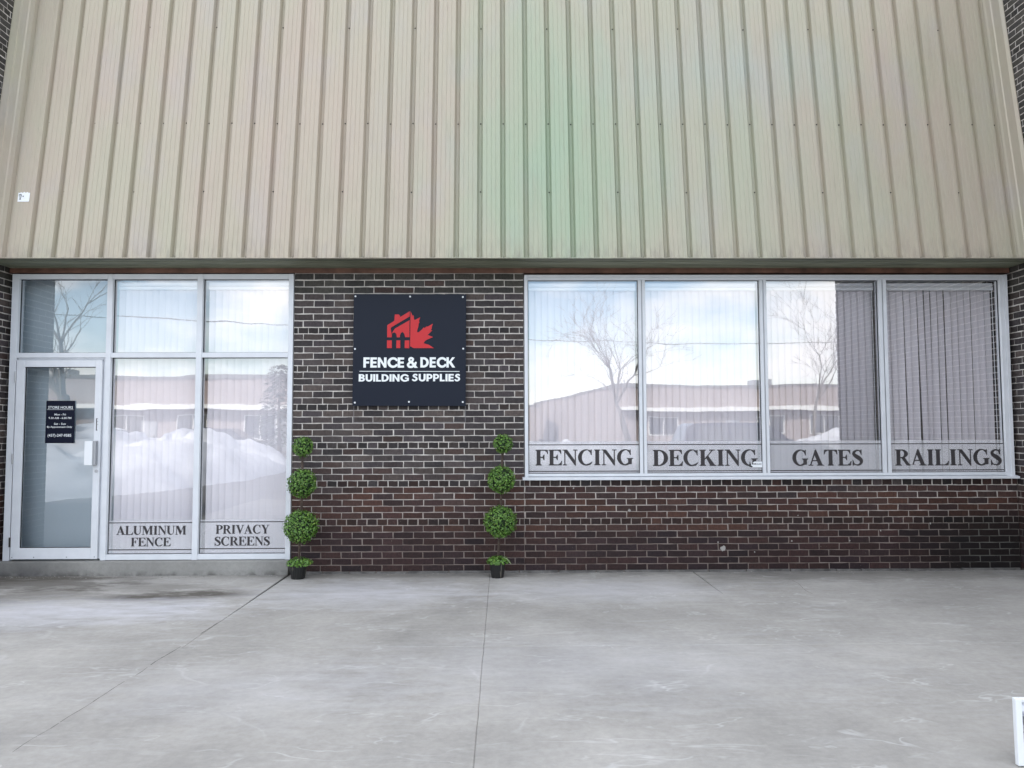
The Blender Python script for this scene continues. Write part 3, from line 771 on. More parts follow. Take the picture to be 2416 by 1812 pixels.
def brick_colour(x, z, header, rnd):
    """fired colour of one brick: smoky grey kiln batch above, red brown batch below"""
    t = min(1, max(0, (1.02 - z + rnd.uniform(-0.16, 0.16)) / 0.24))
    g = rnd.random()
    grey = [(0.066, 0.052, 0.050), (0.056, 0.045, 0.048), (0.082, 0.063, 0.056), (0.047, 0.039, 0.040)][int(g * 4)]
    if z > 2.80:
        grey = [(0.066, 0.061, 0.052), (0.058, 0.054, 0.050)][int(g * 2)]
    if rnd.random() < 0.05:
        grey = (0.068, 0.042, 0.036)
    red = [(0.084, 0.036, 0.027), (0.070, 0.031, 0.026), (0.096, 0.042, 0.029), (0.058, 0.029, 0.027), (0.076, 0.038, 0.031)][int(rnd.random() * 5)]
    if z < 0.40:
        red = tuple(v * w for v, w in zip(red, (0.60, 0.62, 0.78)))
    c = [a * (1 - t) + b * t for a, b in zip(grey, red)]
    if header and rnd.random() < 0.75:
        c = [v * 0.5 for v in c]
    k = (0.76 - 0.20 * t) * rnd.uniform(0.72, 1.35)
    if x > 3.9 and z < 0.62:                       # darker towards the low corner beside the side wall
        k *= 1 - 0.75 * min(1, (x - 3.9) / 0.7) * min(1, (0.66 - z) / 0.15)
    return tuple(v * k for v in c) + (1,)

fill = lambda z: 0.835 if z > 2.3 else (0.862 if z > 1.0 else 0.876)
def lay_bricks(root, u0, u1, z0, z1, phase, seed, shape=None, limit=300, near=None, world_u=lambda u: u, zs=None):
    """courses of bricks with their face at local y=0, one object per brick"""
    rnd = random.Random(seed)
    items = []
    for ci, (a, b, h) in enumerate(zs or COURSES):
        if b > z1 + 0.004 or a < z0 - 0.03:
            continue
        mod = BW / 2 if h else BW
        off = phase + (0 if h else (0.5 * BW if ci % 2 else 0.0)) + rnd.uniform(-0.004, 0.004) + (mod * 0.5 if h else 0)
        k = math.floor((u0 - off) / mod)
        while True:
            l = off + k * mod + JT / 2
            r = off + (k + 1) * mod - JT / 2
            k += 1
            if l >= u1:
                break
            l += rnd.uniform(-0.0015, 0.0015)
            l2, r2 = max(l, u0 + 0.002), min(r, u1 - 0.002)
            if r2 - l2 < 0.02:
                continue
            if shape and not shape((l2 + r2) / 2, (a + b) / 2):
                continue
            items.append((l2, r2, a + (b - a) * (1 - fill(a)) / 2, (b - a) * fill(a), h))
    items.sort(key=lambda t: ((t[1] - t[0]) < 0.12, abs(near - (t[0] + t[1]) / 2) if near is not None else 0))
    mass_v, mass_f, mass_c = [], [], []
    for n, (l, r, zz, hh, h) in enumerate(items):
        short = (r - l) < 0.12
        src = rnd.choice(HEAD if short else STRETCH)
        nominal = (BW / 2 if short else BW) - JT
        col = brick_colour(world_u((l + r) / 2), zz + hh / 2, h, rnd)
        dy = rnd.uniform(-0.0012, 0.0012)
        tilt = rnd.uniform(-0.006, 0.006)
        mat = Matrix.Translation((l, dy, zz)) @ Matrix.Rotation(tilt * 0.6, 4, 'Y') @ Matrix.Diagonal(((r - l) / nominal, 1, hh / HS, 1))
        if n < limit:
            o = bpy.data.objects.new('brick', src)
            COL.objects.link(o)
            o.parent = root
            o.matrix_local = mat
            o.color = col
        else:
            b0 = len(mass_v)
            mass_v += [tuple(mat @ v.co) for v in src.vertices]
            mass_f += [tuple(b0 + i for i in p.vertices) for p in src.polygons]
            mass_c += [col] * len(src.polygons)
    if mass_v:
        me = bpy.data.meshes.new('brick_courses')
        me.from_pydata(mass_v, [], mass_f)
        at = me.attributes.new('brick_colour', 'FLOAT_COLOR', 'FACE')
        for i, c in enumerate(mass_c):
            at.data[i].color = c
        o = link('brick_courses', me, M['brick_mass'], root)
        o['kind'] = 'stuff'

MR = 0.0045                          # mortar set back behind the brick faces
pier = empty('brick_wall', (-1.0, 0, 0))
tag(pier, 'dark brick wall panel behind the square sign, between the storefront and the wide window', 'wall')
PX0, PX1 = -2.126, 0.222
o = MB().box(PX0 + 1.0, PX1 + 1.0, MR, 0.24, -0.05, 3.040).build('mortar_bed', M['mortar'], pier)
lay_bricks(pier, PX0 + 1.0, PX1 + 1.0, 0.0, 3.04, -0.722, 11, limit=300, near=0.0, world_u=lambda u: u - 1.0)

knee = empty('brick_wall', (2.7, 0, 0))
tag(knee, 'low dark red brick wall below the wide window, reaching down to the pavement', 'wall')
KX0, KX1 = 0.222, 5.262
o = MB().box(KX0 - 2.7, KX1 - 2.7, MR, 0.24, -0.05, 0.920).build('mortar_bed', M['mortar'], knee)
lay_bricks(knee, KX0 - 2.7, KX1 - 2.7, 0.0, 0.921, -0.722 - 3.7, 12, limit=300, near=0.4, world_u=lambda u: u + 2.7)

# side walls: their inner faces meet the facade at right angles
TALL = [c for c in COURSES]
zz = 3.040
k = 0
while zz < 7.1:
    TALL = [(zz, zz + 0.0655, k % 6 == 4)] + TALL
    zz += 0.0655
    k += 1
XL, XR = -5.027, 5.270
wl_ = empty('brick_wall', (XL, 0, 0), (0, 0, PI / 2))       # local x runs along +Y, local -y points to +X
tag(wl_, 'short dark brick side wall projecting beside the glass door', 'wall')
MB().box(-0.73 + 0.006, 12, MR, 0.30, -0.05, 7.05).build('mortar_bed', M['mortar'], wl_)
lay_bricks(wl_, -0.74, 0.46, 0.0, 7.05, 0.03, 13, limit=300, near=0.0, world_u=lambda u: 0, zs=TALL)
# front end of that wall, turned towards the yard
endf = empty('wall_end', (-0.745, 0.0, 0), (0, 0, -PI / 2))
endf.parent = wl_
MB().box(-0.302, -0.002, MR, 0.02, -0.05, 7.05).build('mortar_bed', M['mortar'], endf)
lay_bricks(endf, -0.302, -0.002, 0.0, 7.05, 0.02, 15, limit=0, zs=TALL)
wr_ = empty('brick_wall', (XR, 0, 0), (0, 0, -PI / 2))      # local x runs along -Y, local -y points to -X
tag(wr_, 'long dark brick side wall projecting beside the wide window, mirrored in its last pane', 'wall')
MB().box(-12, 4.05 - 0.006, MR, 0.30, -0.05, 7.05).build('mortar_bed', M['mortar'], wr_)
lay_bricks(wr_, -0.46, 4.06, 0.0, 7.05, 0.03, 14, limit=300, near=0.0, world_u=lambda u: 0, zs=TALL)

# smeared paint spots and the old sign's sealant outline
spots = MB()
rs = random.Random(5)
for (x, zc, r) in ((2.23, 0.225, 0.026), (1.285, 0.615, 0.014), (2.93, 0.30, 0.009), (3.52, 0.30, 0.008), (2.55, 0.19, 0.007), (0.72, 0.84, 0.008), (2.18, 0.29, 0.008), (4.35, 0.47, 0.008), (3.84, 0.40, 0.007), (3.0, 0.555, 0.006)):
    poly = [(x - 2.7 + r * rs.uniform(0.5, 1.25) * math.cos(a), zc + r * rs.uniform(0.6, 1.4) * math.sin(a)) for a in [i * PI / 5 for i in range(10)]]
    spots.prism(poly, -0.0035, 0.002)
spots.build('paint_spot', simple('dried_white_paint', (0.34, 0.32, 0.30, 1), 0.7), knee)
seal = MB()
for (x0, x1, z0, z1) in ((-0.505, 0.622, 1.508, 1.512), (-0.509, -0.505, 1.508, 1.69), (0.622, 0.626, 1.508, 1.69)):
    seal.box(x0, x1, -0.003, 0.004, z0, z1)
seal.build('sealant_line', simple('old_sealant', (0.26, 0.25, 0.25, 1), 0.7), pier)
base = MB()
x = -2.12
while x < 5.2:
    L = rs.uniform(0.25, 0.6)
    base.box(x, min(x + L - 0.012, 5.24), -0.028 + rs.uniform(-0.004, 0.004), 0.01, -0.05, 0.017 + rs.uniform(-0.004, 0.004))
    x += L
ledge = base.build('foundation_ledge', simple('dirty_ledge_concrete', (0.12, 0.115, 0.11, 1), 0.9, var=0.45, vscale=9, bump=(60, 0.5)), None, 0.003)
tag(ledge, 'thin broken concrete ledge along the foot of the brick walls', 'ledge')

grit = MB()
rg = random.Random(31)
for k in range(520):
    if rg.random() < 0.6:
        x, y = rg.uniform(-5.0, -2.2), -0.085 - abs(rg.gauss(0, 0.07))
    else:
        x, y = rg.uniform(-2.1, 5.2), -0.035 - abs(rg.gauss(0, 0.06))
    r = rg.uniform(0.002, 0.0065)
    b = len(grit.v)
    a = rg.uniform(0, 6.28)
    for q in range(4):
        t = a + q * PI / 2
        grit.v.append((x + r * math.cos(t) * rg.uniform(0.7, 1.2), y + r * math.sin(t) * rg.uniform(0.7, 1.2), -0.001))
    grit.v.append((x, y, r * rg.uniform(0.7, 1.3)))
    grit.f += [(b, b + 1, b + 4), (b + 1, b + 2, b + 4), (b + 2, b + 3, b + 4), (b + 3, b, b + 4), (b + 3, b + 2, b + 1, b)]
go = grit.build('gravel', simple('grit_stone', (0.30, 0.29, 0.27, 1), 0.9, var=0.7, vscale=25))
tag(go, 'loose grit swept against the foot of the step and walls', 'grit', kind='stuff')

# ================================================================== BUILDING BODY
shell = MB()
shell.box(-5.03, 5.27, 0.30, 12.0, 3.16, 7.0)
body = shell.build('roof', M['roof'])
tag(body, 'flat roof block of the shop behind the metal siding', 'roof', kind='structure')
nb = MB()  # unseen blocks either side, added to keep the sun off the forecourt
nb.box(-34.0, -5.34, 0.02, 12.0, -0.2, 7.0).box(5.60, 30.0, 0.02, 12.0, -0.2, 7.0)
nb.build('unseen_sun_block', M['sun_block_brick'])['kind'] = 'structure'
room = MB()
room.box(-5.03, 5.27, 0.24, 5.4, -0.10, 0.14)
room.build('floor', M['room_floor'])['kind'] = 'structure'
rw = MB()
rw.box(-5.02, 5.26, 5.0, 5.2, 0.14, 3.16)
rw.box(-5.02, -4.99, 0.12, 5.0, 0.14, 3.16)
rw.box(-3.88, -3.80, 0.34, 5.0, 0.14, 3.10)
rw.box(-4.99, -3.88, 0.22, 0.30, 0.14, 3.10)  # pale partition added close behind the door to lighten its glass
rw.build('room_wall', M['room_wall'])['kind'] = 'structure'
cl = MB().box(-5.02, 5.26, 0.14, 5.0, 3.10, 3.155).build('ceiling', M['room_wall'])
cl['kind'] = 'structure'
MB().box(-9, 9, 12.0, 12.3, -0.2, 7.0).build('rear_wall', M['far_brick'])['kind'] = 'structure'

# steel lintel and soffit
lint = MB().box(-5.02, 5.262, -0.012, 0.24, 3.042, 3.094).build('steel_lintel', M['lintel'], None, 0.003)
tag(lint, 'long rust red painted steel lintel above the windows', 'lintel')
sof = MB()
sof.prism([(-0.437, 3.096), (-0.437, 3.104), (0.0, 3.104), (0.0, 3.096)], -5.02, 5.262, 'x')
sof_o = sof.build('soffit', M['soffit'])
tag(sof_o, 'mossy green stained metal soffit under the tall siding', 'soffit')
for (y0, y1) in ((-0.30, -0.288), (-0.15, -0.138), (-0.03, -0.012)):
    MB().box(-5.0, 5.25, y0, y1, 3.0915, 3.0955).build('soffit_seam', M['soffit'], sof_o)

# ================================================================== METAL SIDING
sid = empty('metal_siding', (0, -0.44, 3.105), (-math.atan(0.139), 0, 0))
tag(sid, 'tall beige ribbed metal siding leaning back above the shop windows', 'siding')
PER, LEN, DEP = 0.2284, 3.93, 0.046
def panel_mesh(seed):
    r = random.Random(seed)
    prof = [(0.0, 0.0012), (0.0008, 0.0), (0.004, 0.0)]
    for c in (0.041, 0.087, 0.131):
        prof += [(c - 0.004, 0.0), (c - 0.0012, 0.0028), (c + 0.0012, 0.0028), (c + 0.004, 0.0)]
    prof += [(0.1700, 0.0), (0.1725, 0.0015), (0.1895, DEP - 0.002), (0.1915, DEP), (0.2140, DEP), (0.2160, DEP - 0.002), (0.2276, 0.0045), (0.2335, 0.0045)]
    nz_ = 14
    v, f = [], []
    n = len(prof)
    for i in range(nz_ + 1):
        zc = LEN * i / nz_
        w = r.uniform(-0.0016, 0.0016)
        w2 = r.uniform(-0.0012, 0.0012)
        for (x, y) in prof:
            bow = math.sin(PI * min(1, x / 0.173)) if x < 0.173 else 0
            v.append((x + (w2 if 0.01 < x < 0.22 and 0 else 0), y + w * bow, zc))
    for i in range(nz_):
        for k in range(n - 1):
            a = i * n + k
            f.append((a, a + n, a + n + 1, a + 1))
    # folded foot so that the sheet has a thickness where it ends
    b = len(v)
    for (x, y) in prof:
        v.append((x, y + 0.008, 0.0))
    for k in range(n - 1):
        f.append((k, k + 1, b + k + 1, b + k))
    me = bpy.data.meshes.new('siding_panel')
    me.from_pydata(v, [], f)
    me.materials.append(M['siding'])
    return me
PM = [panel_mesh(300 + i) for i in range(7)]
P0 = -4.757
NP = 43
rs = random.Random(21)
for k in range(NP):
    o = bpy.data.objects.new('siding_panel', PM[(k * 3) % 7])
    COL.objects.link(o)
    o.parent = sid
    o.location = (P0 + k * PER, rs.uniform(-0.0012, 0.0012), rs.uniform(-0.003, 0.003))
PE = P0 + NP * PER
def sheet(name, prof, parent, mat):
    mb = MB()
    n = len(prof)
    for zc in (0.0, LEN):
        for (x, y) in prof:
            mb.v.append((x, y, zc))
    for (x, y) in prof:
        mb.v.append((x, y + 0.01, 0.0))
    for k in range(n - 1):
        mb.f.append((k, k + n, k + n + 1, k + 1))
        mb.f.append((k, k + 1, 2 * n + k + 1, 2 * n + k))
    return mb.build(name, mat, parent)
sheet('corner_flashing', [(XL + 0.003, -0.028), (XL + 0.012, -0.030), (-4.955, -0.022), (-4.950, -0.008), (-4.885, -0.004), (-4.875, 0.006), (-4.832, 0.006), (-4.826, 0.026), (-4.815, DEP), (-4.786, DEP), (-4.773, 0.0045), (P0 + 0.004, 0.0045)], sid, M['siding'])
sheet('corner_flashing', [(PE, 0.0), (PE + 0.012, 0.0), (PE + 0.030, -0.004), (PE + 0.075, -0.004), (PE + 0.085, -0.014), (PE + 0.165, -0.014), (XR - 0.012, -0.030), (XR - 0.003, -0.028)], sid, M['siding'])
MB().box(XL + 0.004, XR - 0.004, -0.012, 0.004, -0.011, -0.0035).build('drip_edge', M['siding'], sid, 0.002)
MB().box(XL + 0.004, XR - 0.004, 0.054, 0.064, -0.003, LEN).build('backing_sheet', M['dark_metal'], sid)
MB().box(XL + 0.004, XR - 0.004, -0.04, 0.30, LEN, LEN + 0.05).build('top_cap', M['siding'], sid, 0.004)
scr = MB()
def screw(x, zc):
    y = DEP - 0.001
    n = 7
    for r0, ya, yb in ((0.0075, y - 0.002, y + 0.001), (0.0045, y - 0.007, y - 0.002)):
        scr.prism([(x + r0 * math.cos(2 * PI * i / n), zc + r0 * math.sin(2 * PI * i / n)) for i in range(n)], ya, yb)
for k in range(-1, NP):
    gx = P0 + k * PER + 0.2055
    for zc, every in ((0.014, 1), (0.703, 3), (1.445, 1), (2.533, 3), (3.6, 1)):
        if every == 1 or k % 3 == 1:
            screw(gx, zc + rs.uniform(-0.004, 0.004))
so = scr.build('screws', M['dark_metal'], sid)
so['kind'] = 'stuff'

# torn white tag stuck on the siding
tagb = empty('paper_tag', (-4.684, -0.44, 3.105), (-math.atan(0.139), 0, 0))
tag(tagb, 'small torn white tag with grey symbol and black dot on the siding', 'tag')
TZ = 0.575
poly = [(-0.056, 0.0), (0.050, 0.0), (0.056, 0.006), (0.056, 0.094), (0.045, 0.092), (0.03, 0.101), (0.015, 0.093), (0.0, 0.102), (-0.015, 0.092), (-0.03, 0.099), (-0.045, 0.091), (-0.056, 0.096)]
MB().prism([(x, zc + TZ) for x, zc in poly], -0.0035, -0.0008).build('card', M['white'], tagb)
sym = [[(-0.050, 0.070), (-0.044, 0.080), (-0.026, 0.080), (-0.020, 0.070), (-0.026, 0.030), (-0.022, 0.020), (-0.044, 0.020), (-0.038, 0.030)], [(-0.043, 0.066), (-0.031, 0.066), (-0.033, 0.036), (-0.036, 0.036)]]
o = link('printed_symbol', outline_mesh('printed_symbol', [[(x, y + TZ) for x, y in c] for c in sym], 0.0008), M['inkgrey'], tagb)
o.location.y = -0.0035
MB().disc(-0.006, 0.056 + TZ, -0.0055, -0.003, 0.006, 10).build('dot', M['ink'], tagb)

# ================================================================== STOREFRONT (fixed glazing round the door)
sf = empty('storefront', (-3.55, 0, 0.145))
tag(sf, 'white aluminium storefront framing with tall panes beside the door', 'storefront')
def part(mb, name, mat, par, bevel=0.002, label=None):
    o = mb.build(name, mat, par, bevel)
    o.matrix_parent_inverse = Matrix.Translation(par.location).inverted()
    if label:
        o['label'] = label
    return o
SY0, SY1 = -0.018, 0.085
part(MB().box(-4.984, -4.918, SY0, SY1, 0.142, 3.031), 'jamb', M['frame'], sf)
part(MB().box(-2.179, -2.130, SY0, SY1, 0.142, 3.031), 'jamb', M['frame'], sf)
part(MB().box(-4.020, -3.967, SY0 - 0.001, SY1, 0.142, 3.030), 'mullion', M['frame'], sf)
part(MB().box(-3.109, -3.053, SY0 - 0.001, SY1, 0.142, 3.030), 'mullion', M['frame'], sf)
bays = ((-4.917, -4.021), (-3.966, -3.110), (-3.052, -2.180))
for i, (a, b) in enumerate(bays):
    part(MB().box(a, b, SY0 + 0.001, SY1, 2.980, 3.030), 'head_rail', M['frame'], sf)
    part(MB().box(a, b, SY0 + 0.001, SY1, 2.174, 2.224), 'transom_bar', M['frame'], sf)
    if i:
        part(MB().box(a, b, SY0 + 0.001, SY1, 0.145, 0.197), 'sill_rail', M['frame'], sf)
def pane(par, x0, x1, z0, z1, y, mat, name='pane', tilt=(0, 0)):
    """glass sheet in a dark gasket"""
    me = MB()
    for p in ((x0, y, z0), (x1, y, z0), (x1, y, z1), (x0, y, z1)):
        dy = tilt[0] * ((p[0] - x0) / (x1 - x0) - 0.5) + tilt[1] * ((p[2] - z0) / (z1 - z0) - 0.5)
        me.v.append((p[0], p[1] + dy, p[2]))
    me.f.append((0, 1, 2, 3))
    g_ = me.build(name, mat, None)
    g_.parent = par
    g_.matrix_parent_inverse = Matrix.Translation(par.location).inverted()
    k = 0.006
    ga = MB()
    ga.box(x0, x0 + k, y - 0.006, y + 0.006, z0, z1).box(x1 - k, x1, y - 0.006, y + 0.006, z0, z1)
    ga.box(x0 + k, x1 - k, y - 0.006, y + 0.006, z0, z0 + k).box(x0 + k, x1 - k, y - 0.006, y + 0.006, z1 - k, z1)
    gk = ga.build('gasket', M['gasket'], g_)
    return g_
rt = random.Random(3)
panes = {}
GY = 0.030
panes['transom'] = pane(sf, -4.918, -4.020, 2.224, 2.980, GY, M['door_glass'])
panes['t1'] = pane(sf, -3.967, -3.109, 2.224, 2.980, GY, M['glass'], tilt=(0.0006, -0.002))
panes['t2'] = pane(sf, -3.053, -2.179, 2.224, 2.980, GY, M['glass'], tilt=(-0.0004, -0.002))
panes['l1'] = pane(sf, -3.967, -3.109, 0.197, 2.174, GY, M['glass'], tilt=(-0.0008, 0.002))
panes['l2'] = pane(sf, -3.053, -2.179, 0.197, 2.174, GY, M['glass'], tilt=(0.001, 0.002))
part(MB().box(-4.917, -4.908, 0.0, 0.07, 0.157, 2.173), 'door_stop', M['frame_shade'], sf)
part(MB().box(-4.042, -4.021, 0.0, 0.07, 0.157, 2.173), 'door_stop', M['frame'], sf)
part(MB().box(-4.907, -4.043, 0.0, 0.07, 2.155, 2.173), 'door_stop', M['frame'], sf)

def decal(par, x0, x1, ztop, zbot, zl1, zl2, lines, label):
    """frosted strip with two rules and lettering on the inner face of the pane"""
    y = GY - 0.004
    b = part(MB().box(x0, x1, y, y + 0.0006, zbot, ztop), 'vinyl_band', M['vinyl'], par, 0, label)
    for zc in (zl1, zl2):
        r = MB().box(x0, x1, y - 0.0012, y - 0.0004, zc - 0.0045, zc + 0.0045).build('rule', M['letter_grey'], b)
    for (txt, a, c, d, e) in lines:
        me = outline_mesh('lettering', text_contours(txt, 'serif', a, c, d, e, -0.02), 0.0006)
        o = link('lettering', me, M['letter_grey'], b)
        o.location = (0, y - 0.0006, 0)
    return b
decal(sf, -3.966, -3.110, 0.530, 0.199, 0.508, 0.239, [('ALUMINUM', -3.884, -3.186, 0.389, 0.476), ('FENCE', -3.735, -3.337, 0.274, 0.358)], 'frosted strip reading ALUMINUM FENCE')
decal(sf, -3.052, -2.180, 0.535, 0.199, 0.513, 0.246, [('PRIVACY', -2.888, -2.349, 0.395, 0.481), ('SCREENS', -2.898, -2.343, 0.277, 0.364)], 'frosted strip reading PRIVACY SCREENS')

step = MB().box(-5.02, -2.132, -0.075, 0.24, -0.05, 0.140).build('concrete_step', M['step'], None, 0.006)
tag(step, 'low rough concrete step under the storefront and door', 'step')

# ---- door
door = empty('glass_door', (-4.48, 0, 0.157))
tag(door, 'white framed glass entrance door with pull handle at the end of the storefront', 'door')
DY0, DY1 = -0.026, 0.020
part(MB().box(-4.905, -4.823, DY0, DY1, 0.157, 2.150), 'stile', M['frame'], door, 0.003)
part(MB().box(-4.112, -4.045, DY0, DY1, 0.157, 2.150), 'stile', M['frame'], door, 0.003)
part(MB().box(-4.8225, -4.1125, DY0 + 0.001, DY1, 2.080, 2.149), 'top_rail', M['frame'], door)
part(MB().box(-4.8225, -4.1125, DY0 + 0.001, DY1, 0.158, 0.267), 'bottom_rail', M['frame'], door)
pane(door, -4.823, -4.112, 0.267, 2.080, 0.0, M['door_glass'], 'pane', (0.0, 0.0))
h = part(MB().box(-4.171, -4.092, -0.082, -0.070, 1.092, 1.331), 'handle', M['white'], door, 0.003)
hb = MB().box(-4.112, -4.064, -0.070, -0.027, 1.090, 1.333).build('handle_post', M['frame_shade'], h, 0.002)
lk = part(MB().box(-4.090, -4.082, -0.0275, -0.020, 1.436, 1.560), 'worn_lock_slot', M['dark_metal'], door, 0)
for (a, b) in ((-4.077, 1.556), (-4.075, 1.527), (-4.073, 1.499), (-4.078, 1.441)):
    MB().disc(a, b, -0.0285, -0.024, 0.003, 8).build('screw_hole', M['dark_metal'], lk)
cy = part(MB().disc(-4.073, 1.030, -0.036, -0.024, 0.0165, 20), 'lock_cylinder', M['steel'], door, 0.001)
MB().box(-4.0745, -4.0715, -0.0368, -0.033, 1.023, 1.037).build('keyway', M['dark_metal'], cy)
for (a, b) in ((1.925, 2.035), (1.105, 1.207), (0.280, 0.375)):
    part(MB().tube([(-4.9085, -0.034, a), (-4.9085, -0.034, b)], 0.0085, 10), 'hinge', M['dark_metal'] if b < 0.5 else M['steel'], door, 0)
for x in (-4.885, -4.67, -4.345, -4.07):
    part(MB().disc(x, 0.178, -0.0285, -0.024, 0.0042, 8), 'rail_screw', M['dark_metal'], door, 0)

hs = empty('hours_sign', (-4.46, -0.008, 1.31), (0, 0.004, 0))
tag(hs, 'small navy STORE HOURS plate on the door glass', 'sign')
MB().box(-0.1435, 0.1435, -0.006, 0.0, 0.0, 0.428).build('plate', M['navy_small'], hs, 0.001)
YT = -0.0068
for (t, xc, z0_, w, hh) in (('STORE HOURS', 0.001, 0.348, 0.248, 0.026), ('Mon - Fri', 0.0, 0.280, 0.114, 0.0195), ('9.30 AM - 6.00 PM', -0.001, 0.244, 0.228, 0.0195),
                            ('Sat - Sun', 0.0, 0.186, 0.118, 0.0195), ('By Appointment Only', -0.002, 0.156, 0.250, 0.0175), ('(437)-247-9585', 0.0, 0.066, 0.236, 0.0275)):
    font_text('lettering', t, xc, z0_, w, hh, YT, M['letter_white'], hs, 0.010)
MB().box(-0.132, 0.130, -0.0068, -0.006, 0.337, 0.3395).build('rule', M['letter_white'], hs)

# ================================================================== WIDE WINDOW
ww = empty('shop_window', (2.73, 0, 0.92))
tag(ww, 'wide four pane shop window with pale frame above the low brick wall', 'window')
WY0, WY1 = -0.012, 0.085
part(MB().box(0.229, 0.264, WY0, WY1, 0.950, 3.022), 'jamb', M['frame'], ww)
part(MB().box(5.155, 5.196, WY0 + 0.004, WY1, 0.950, 3.022), 'jamb', M['frame'], ww)
part(MB().box(5.197, 5.233, WY0 - 0.004, WY1, 0.950, 3.022), 'jamb_trim', M['frame'], ww)
part(MB().box(0.265, 5.154, WY0, WY1, 2.994, 3.022), 'head_rail', M['frame'], ww)
part(MB().box(0.265, 5.154, WY0 + 0.008, WY1, 2.968, 2.9935), 'head_rail', M['frame'], ww)
MU = ((1.401, 1.473), (2.657, 2.727), (3.890, 3.972))
for (a, b) in MU:
    m = (a + b) / 2
    part(MB().box(a, m - 0.006, WY0 + 0.004, WY1, 0.985, 2.967), 'mullion', M['frame'], ww)
    part(MB().box(m + 0.006, b, WY0 + 0.004, WY1, 0.985, 2.967), 'mullion', M['frame'], ww)
    part(MB().box(m - 0.0055, m + 0.0055, WY0 + 0.013, WY1, 0.985, 2.967), 'mullion_groove', M['frame_shade'], ww)
part(MB().box(0.265, 5.154, WY0 + 0.004, WY1, 0.958, 0.985), 'sill_rail', M['frame'], ww)
part(MB().prism([(-0.046, 0.922), (-0.046, 0.944), (0.02, 0.957), (0.02, 0.922)], 0.205, 5.262, 'x'), 'sill', M['frame'], ww, 0.002)
gl = ((0.264, 1.401), (1.473, 2.657), (2.727, 3.890), (3.972, 5.155))
words = (('FENCING', 0.337, 1.336, 1.070, 1.226), ('DECKING', 1.536, 2.611, 1.060, 1.221), ('GATES', 2.967, 3.694, 1.058, 1.216), ('RAILINGS', 4.026, 5.126, 1.056, 1.217))
for i, ((a, b), w) in enumerate(zip(gl, words)):
    pane(ww, a, b, 0.985, 2.968, GY, M['glass'], tilt=((0.0005, -0.0006, 0.0008, 0.0)[i], (0.0, 0.0012, -0.0006, 0.0)[i]))
    decal(ww, a + 0.001, b - 0.001 - (0.0 if i < 3 else 0.0), 1.312, 0.987, 1.277, 1.008, [w], 'frosted strip reading ' + w[0])
# small white sticker in the corner of the DECKING pane
stk = empty('window_sticker', (2.59, GY - 0.0065, 1.041))
tag(stk, 'small white sticker with black print over the last letter of DECKING', 'sticker')
MB().prism([(-0.036, 0.002), (0.064, 0.0), (0.064, 0.058), (-0.012, 0.060), (-0.044, 0.040), (-0.052, 0.018)], -0.0016, -0.0004).build('backing', M['white'], stk)
ink = MB()
ink.prism([(-0.068, 0.006), (-0.030, 0.003), (-0.042, 0.018), (-0.054, 0.020), (-0.058, 0.058), (-0.063, 0.060), (-0.067, 0.036)], -0.0024, -0.0017)
xx = -0.040
for wd, hh in ((0.012, 0.017), (0.006, 0.012), (0.008, 0.012), (0.010, 0.013), (0.004, 0.004), (0.006, 0.011), (0.004, 0.008), (0.007, 0.009), (0.006, 0.011), (0.008, 0.009)):
    ink.box(xx, xx + wd, -0.0024, -0.0017, 0.029, 0.029 + hh)
    xx += wd + 0.0028
ink.build('print', M['ink'], stk)

# ================================================================== VERTICAL BLINDS
VW = 0.089
def vane_mesh(h, seed):
    n = 5
    mb = MB()
    nz_ = 8
    r = random.Random(seed)
    sway = r.uniform(-0.002, 0.002)
    for i in range(nz_ + 1):
        zc = -h * i / nz_
        for k in range(n):
            x = (k / (n - 1) - 0.5) * VW
            mb.v.append((x + sway * (i / nz_) ** 2, 0.006 * (1 - (2 * k / (n - 1) - 1) ** 2) * 1.0, zc))
    for i in range(nz_):
        for k in range(n - 1):
            a = i * n + k
            mb.f.append((a, a + n, a + n + 1, a + 1))
    me = bpy.data.meshes.new('vane')
    me.from_pydata(mb.v, [], mb.f)
    me.materials.append(M['vane'])
    me.polygons.foreach_set('use_smooth', [True] * len(me.polygons))
    return me
def blind(x0, x1, ztop, zbot, label, group, twist=None, seed=0, y=0.115, angle=0.31):
    r = random.Random(seed)
    root = empty('vertical_blind', ((x0 + x1) / 2, y, ztop))
    tag(root, label, 'blind', group)
    W = x1 - x0
    hr = MB().box(-W / 2, W / 2, -0.028, 0.028, -0.038, 0.0).build('headrail', M['white'], root, 0.003)
    MB().box(-W / 2, W / 2, -0.034, -0.030, -0.078, -0.044).build('valance', M['white'], root, 0.001)
    h = ztop - 0.045 - zbot
    pool = [vane_mesh(h, seed * 10 + i) for i in range(4)]
    n = int((W - 0.03) / 0.0722)
    sp = (W - VW) / n
    for k in range(n + 1):
        o = bpy.data.objects.new('vane', pool[k % 4])
        COL.objects.link(o)
        o.parent = root
        a = angle + r.uniform(-0.05, 0.05)
        dx = r.uniform(-0.003, 0.003)
        ry = r.uniform(-0.0015, 0.0015)
        if twist and k in twist:
            a += twist[k][0]
            ry += twist[k][1]
        o.location = (-W / 2 + VW / 2 + k * sp + dx, r.uniform(-0.002, 0.002), -0.045)
        o.rotation_euler = (0, ry, a)
    MB().tube([(W / 2 - 0.015, -0.03, -0.05), (W / 2 - 0.012, -0.032, -h * 0.9)], 0.0035, 6).build('wand', M['white'], root)
    return root
GRP = 'vertical blinds hanging behind the shop windows'
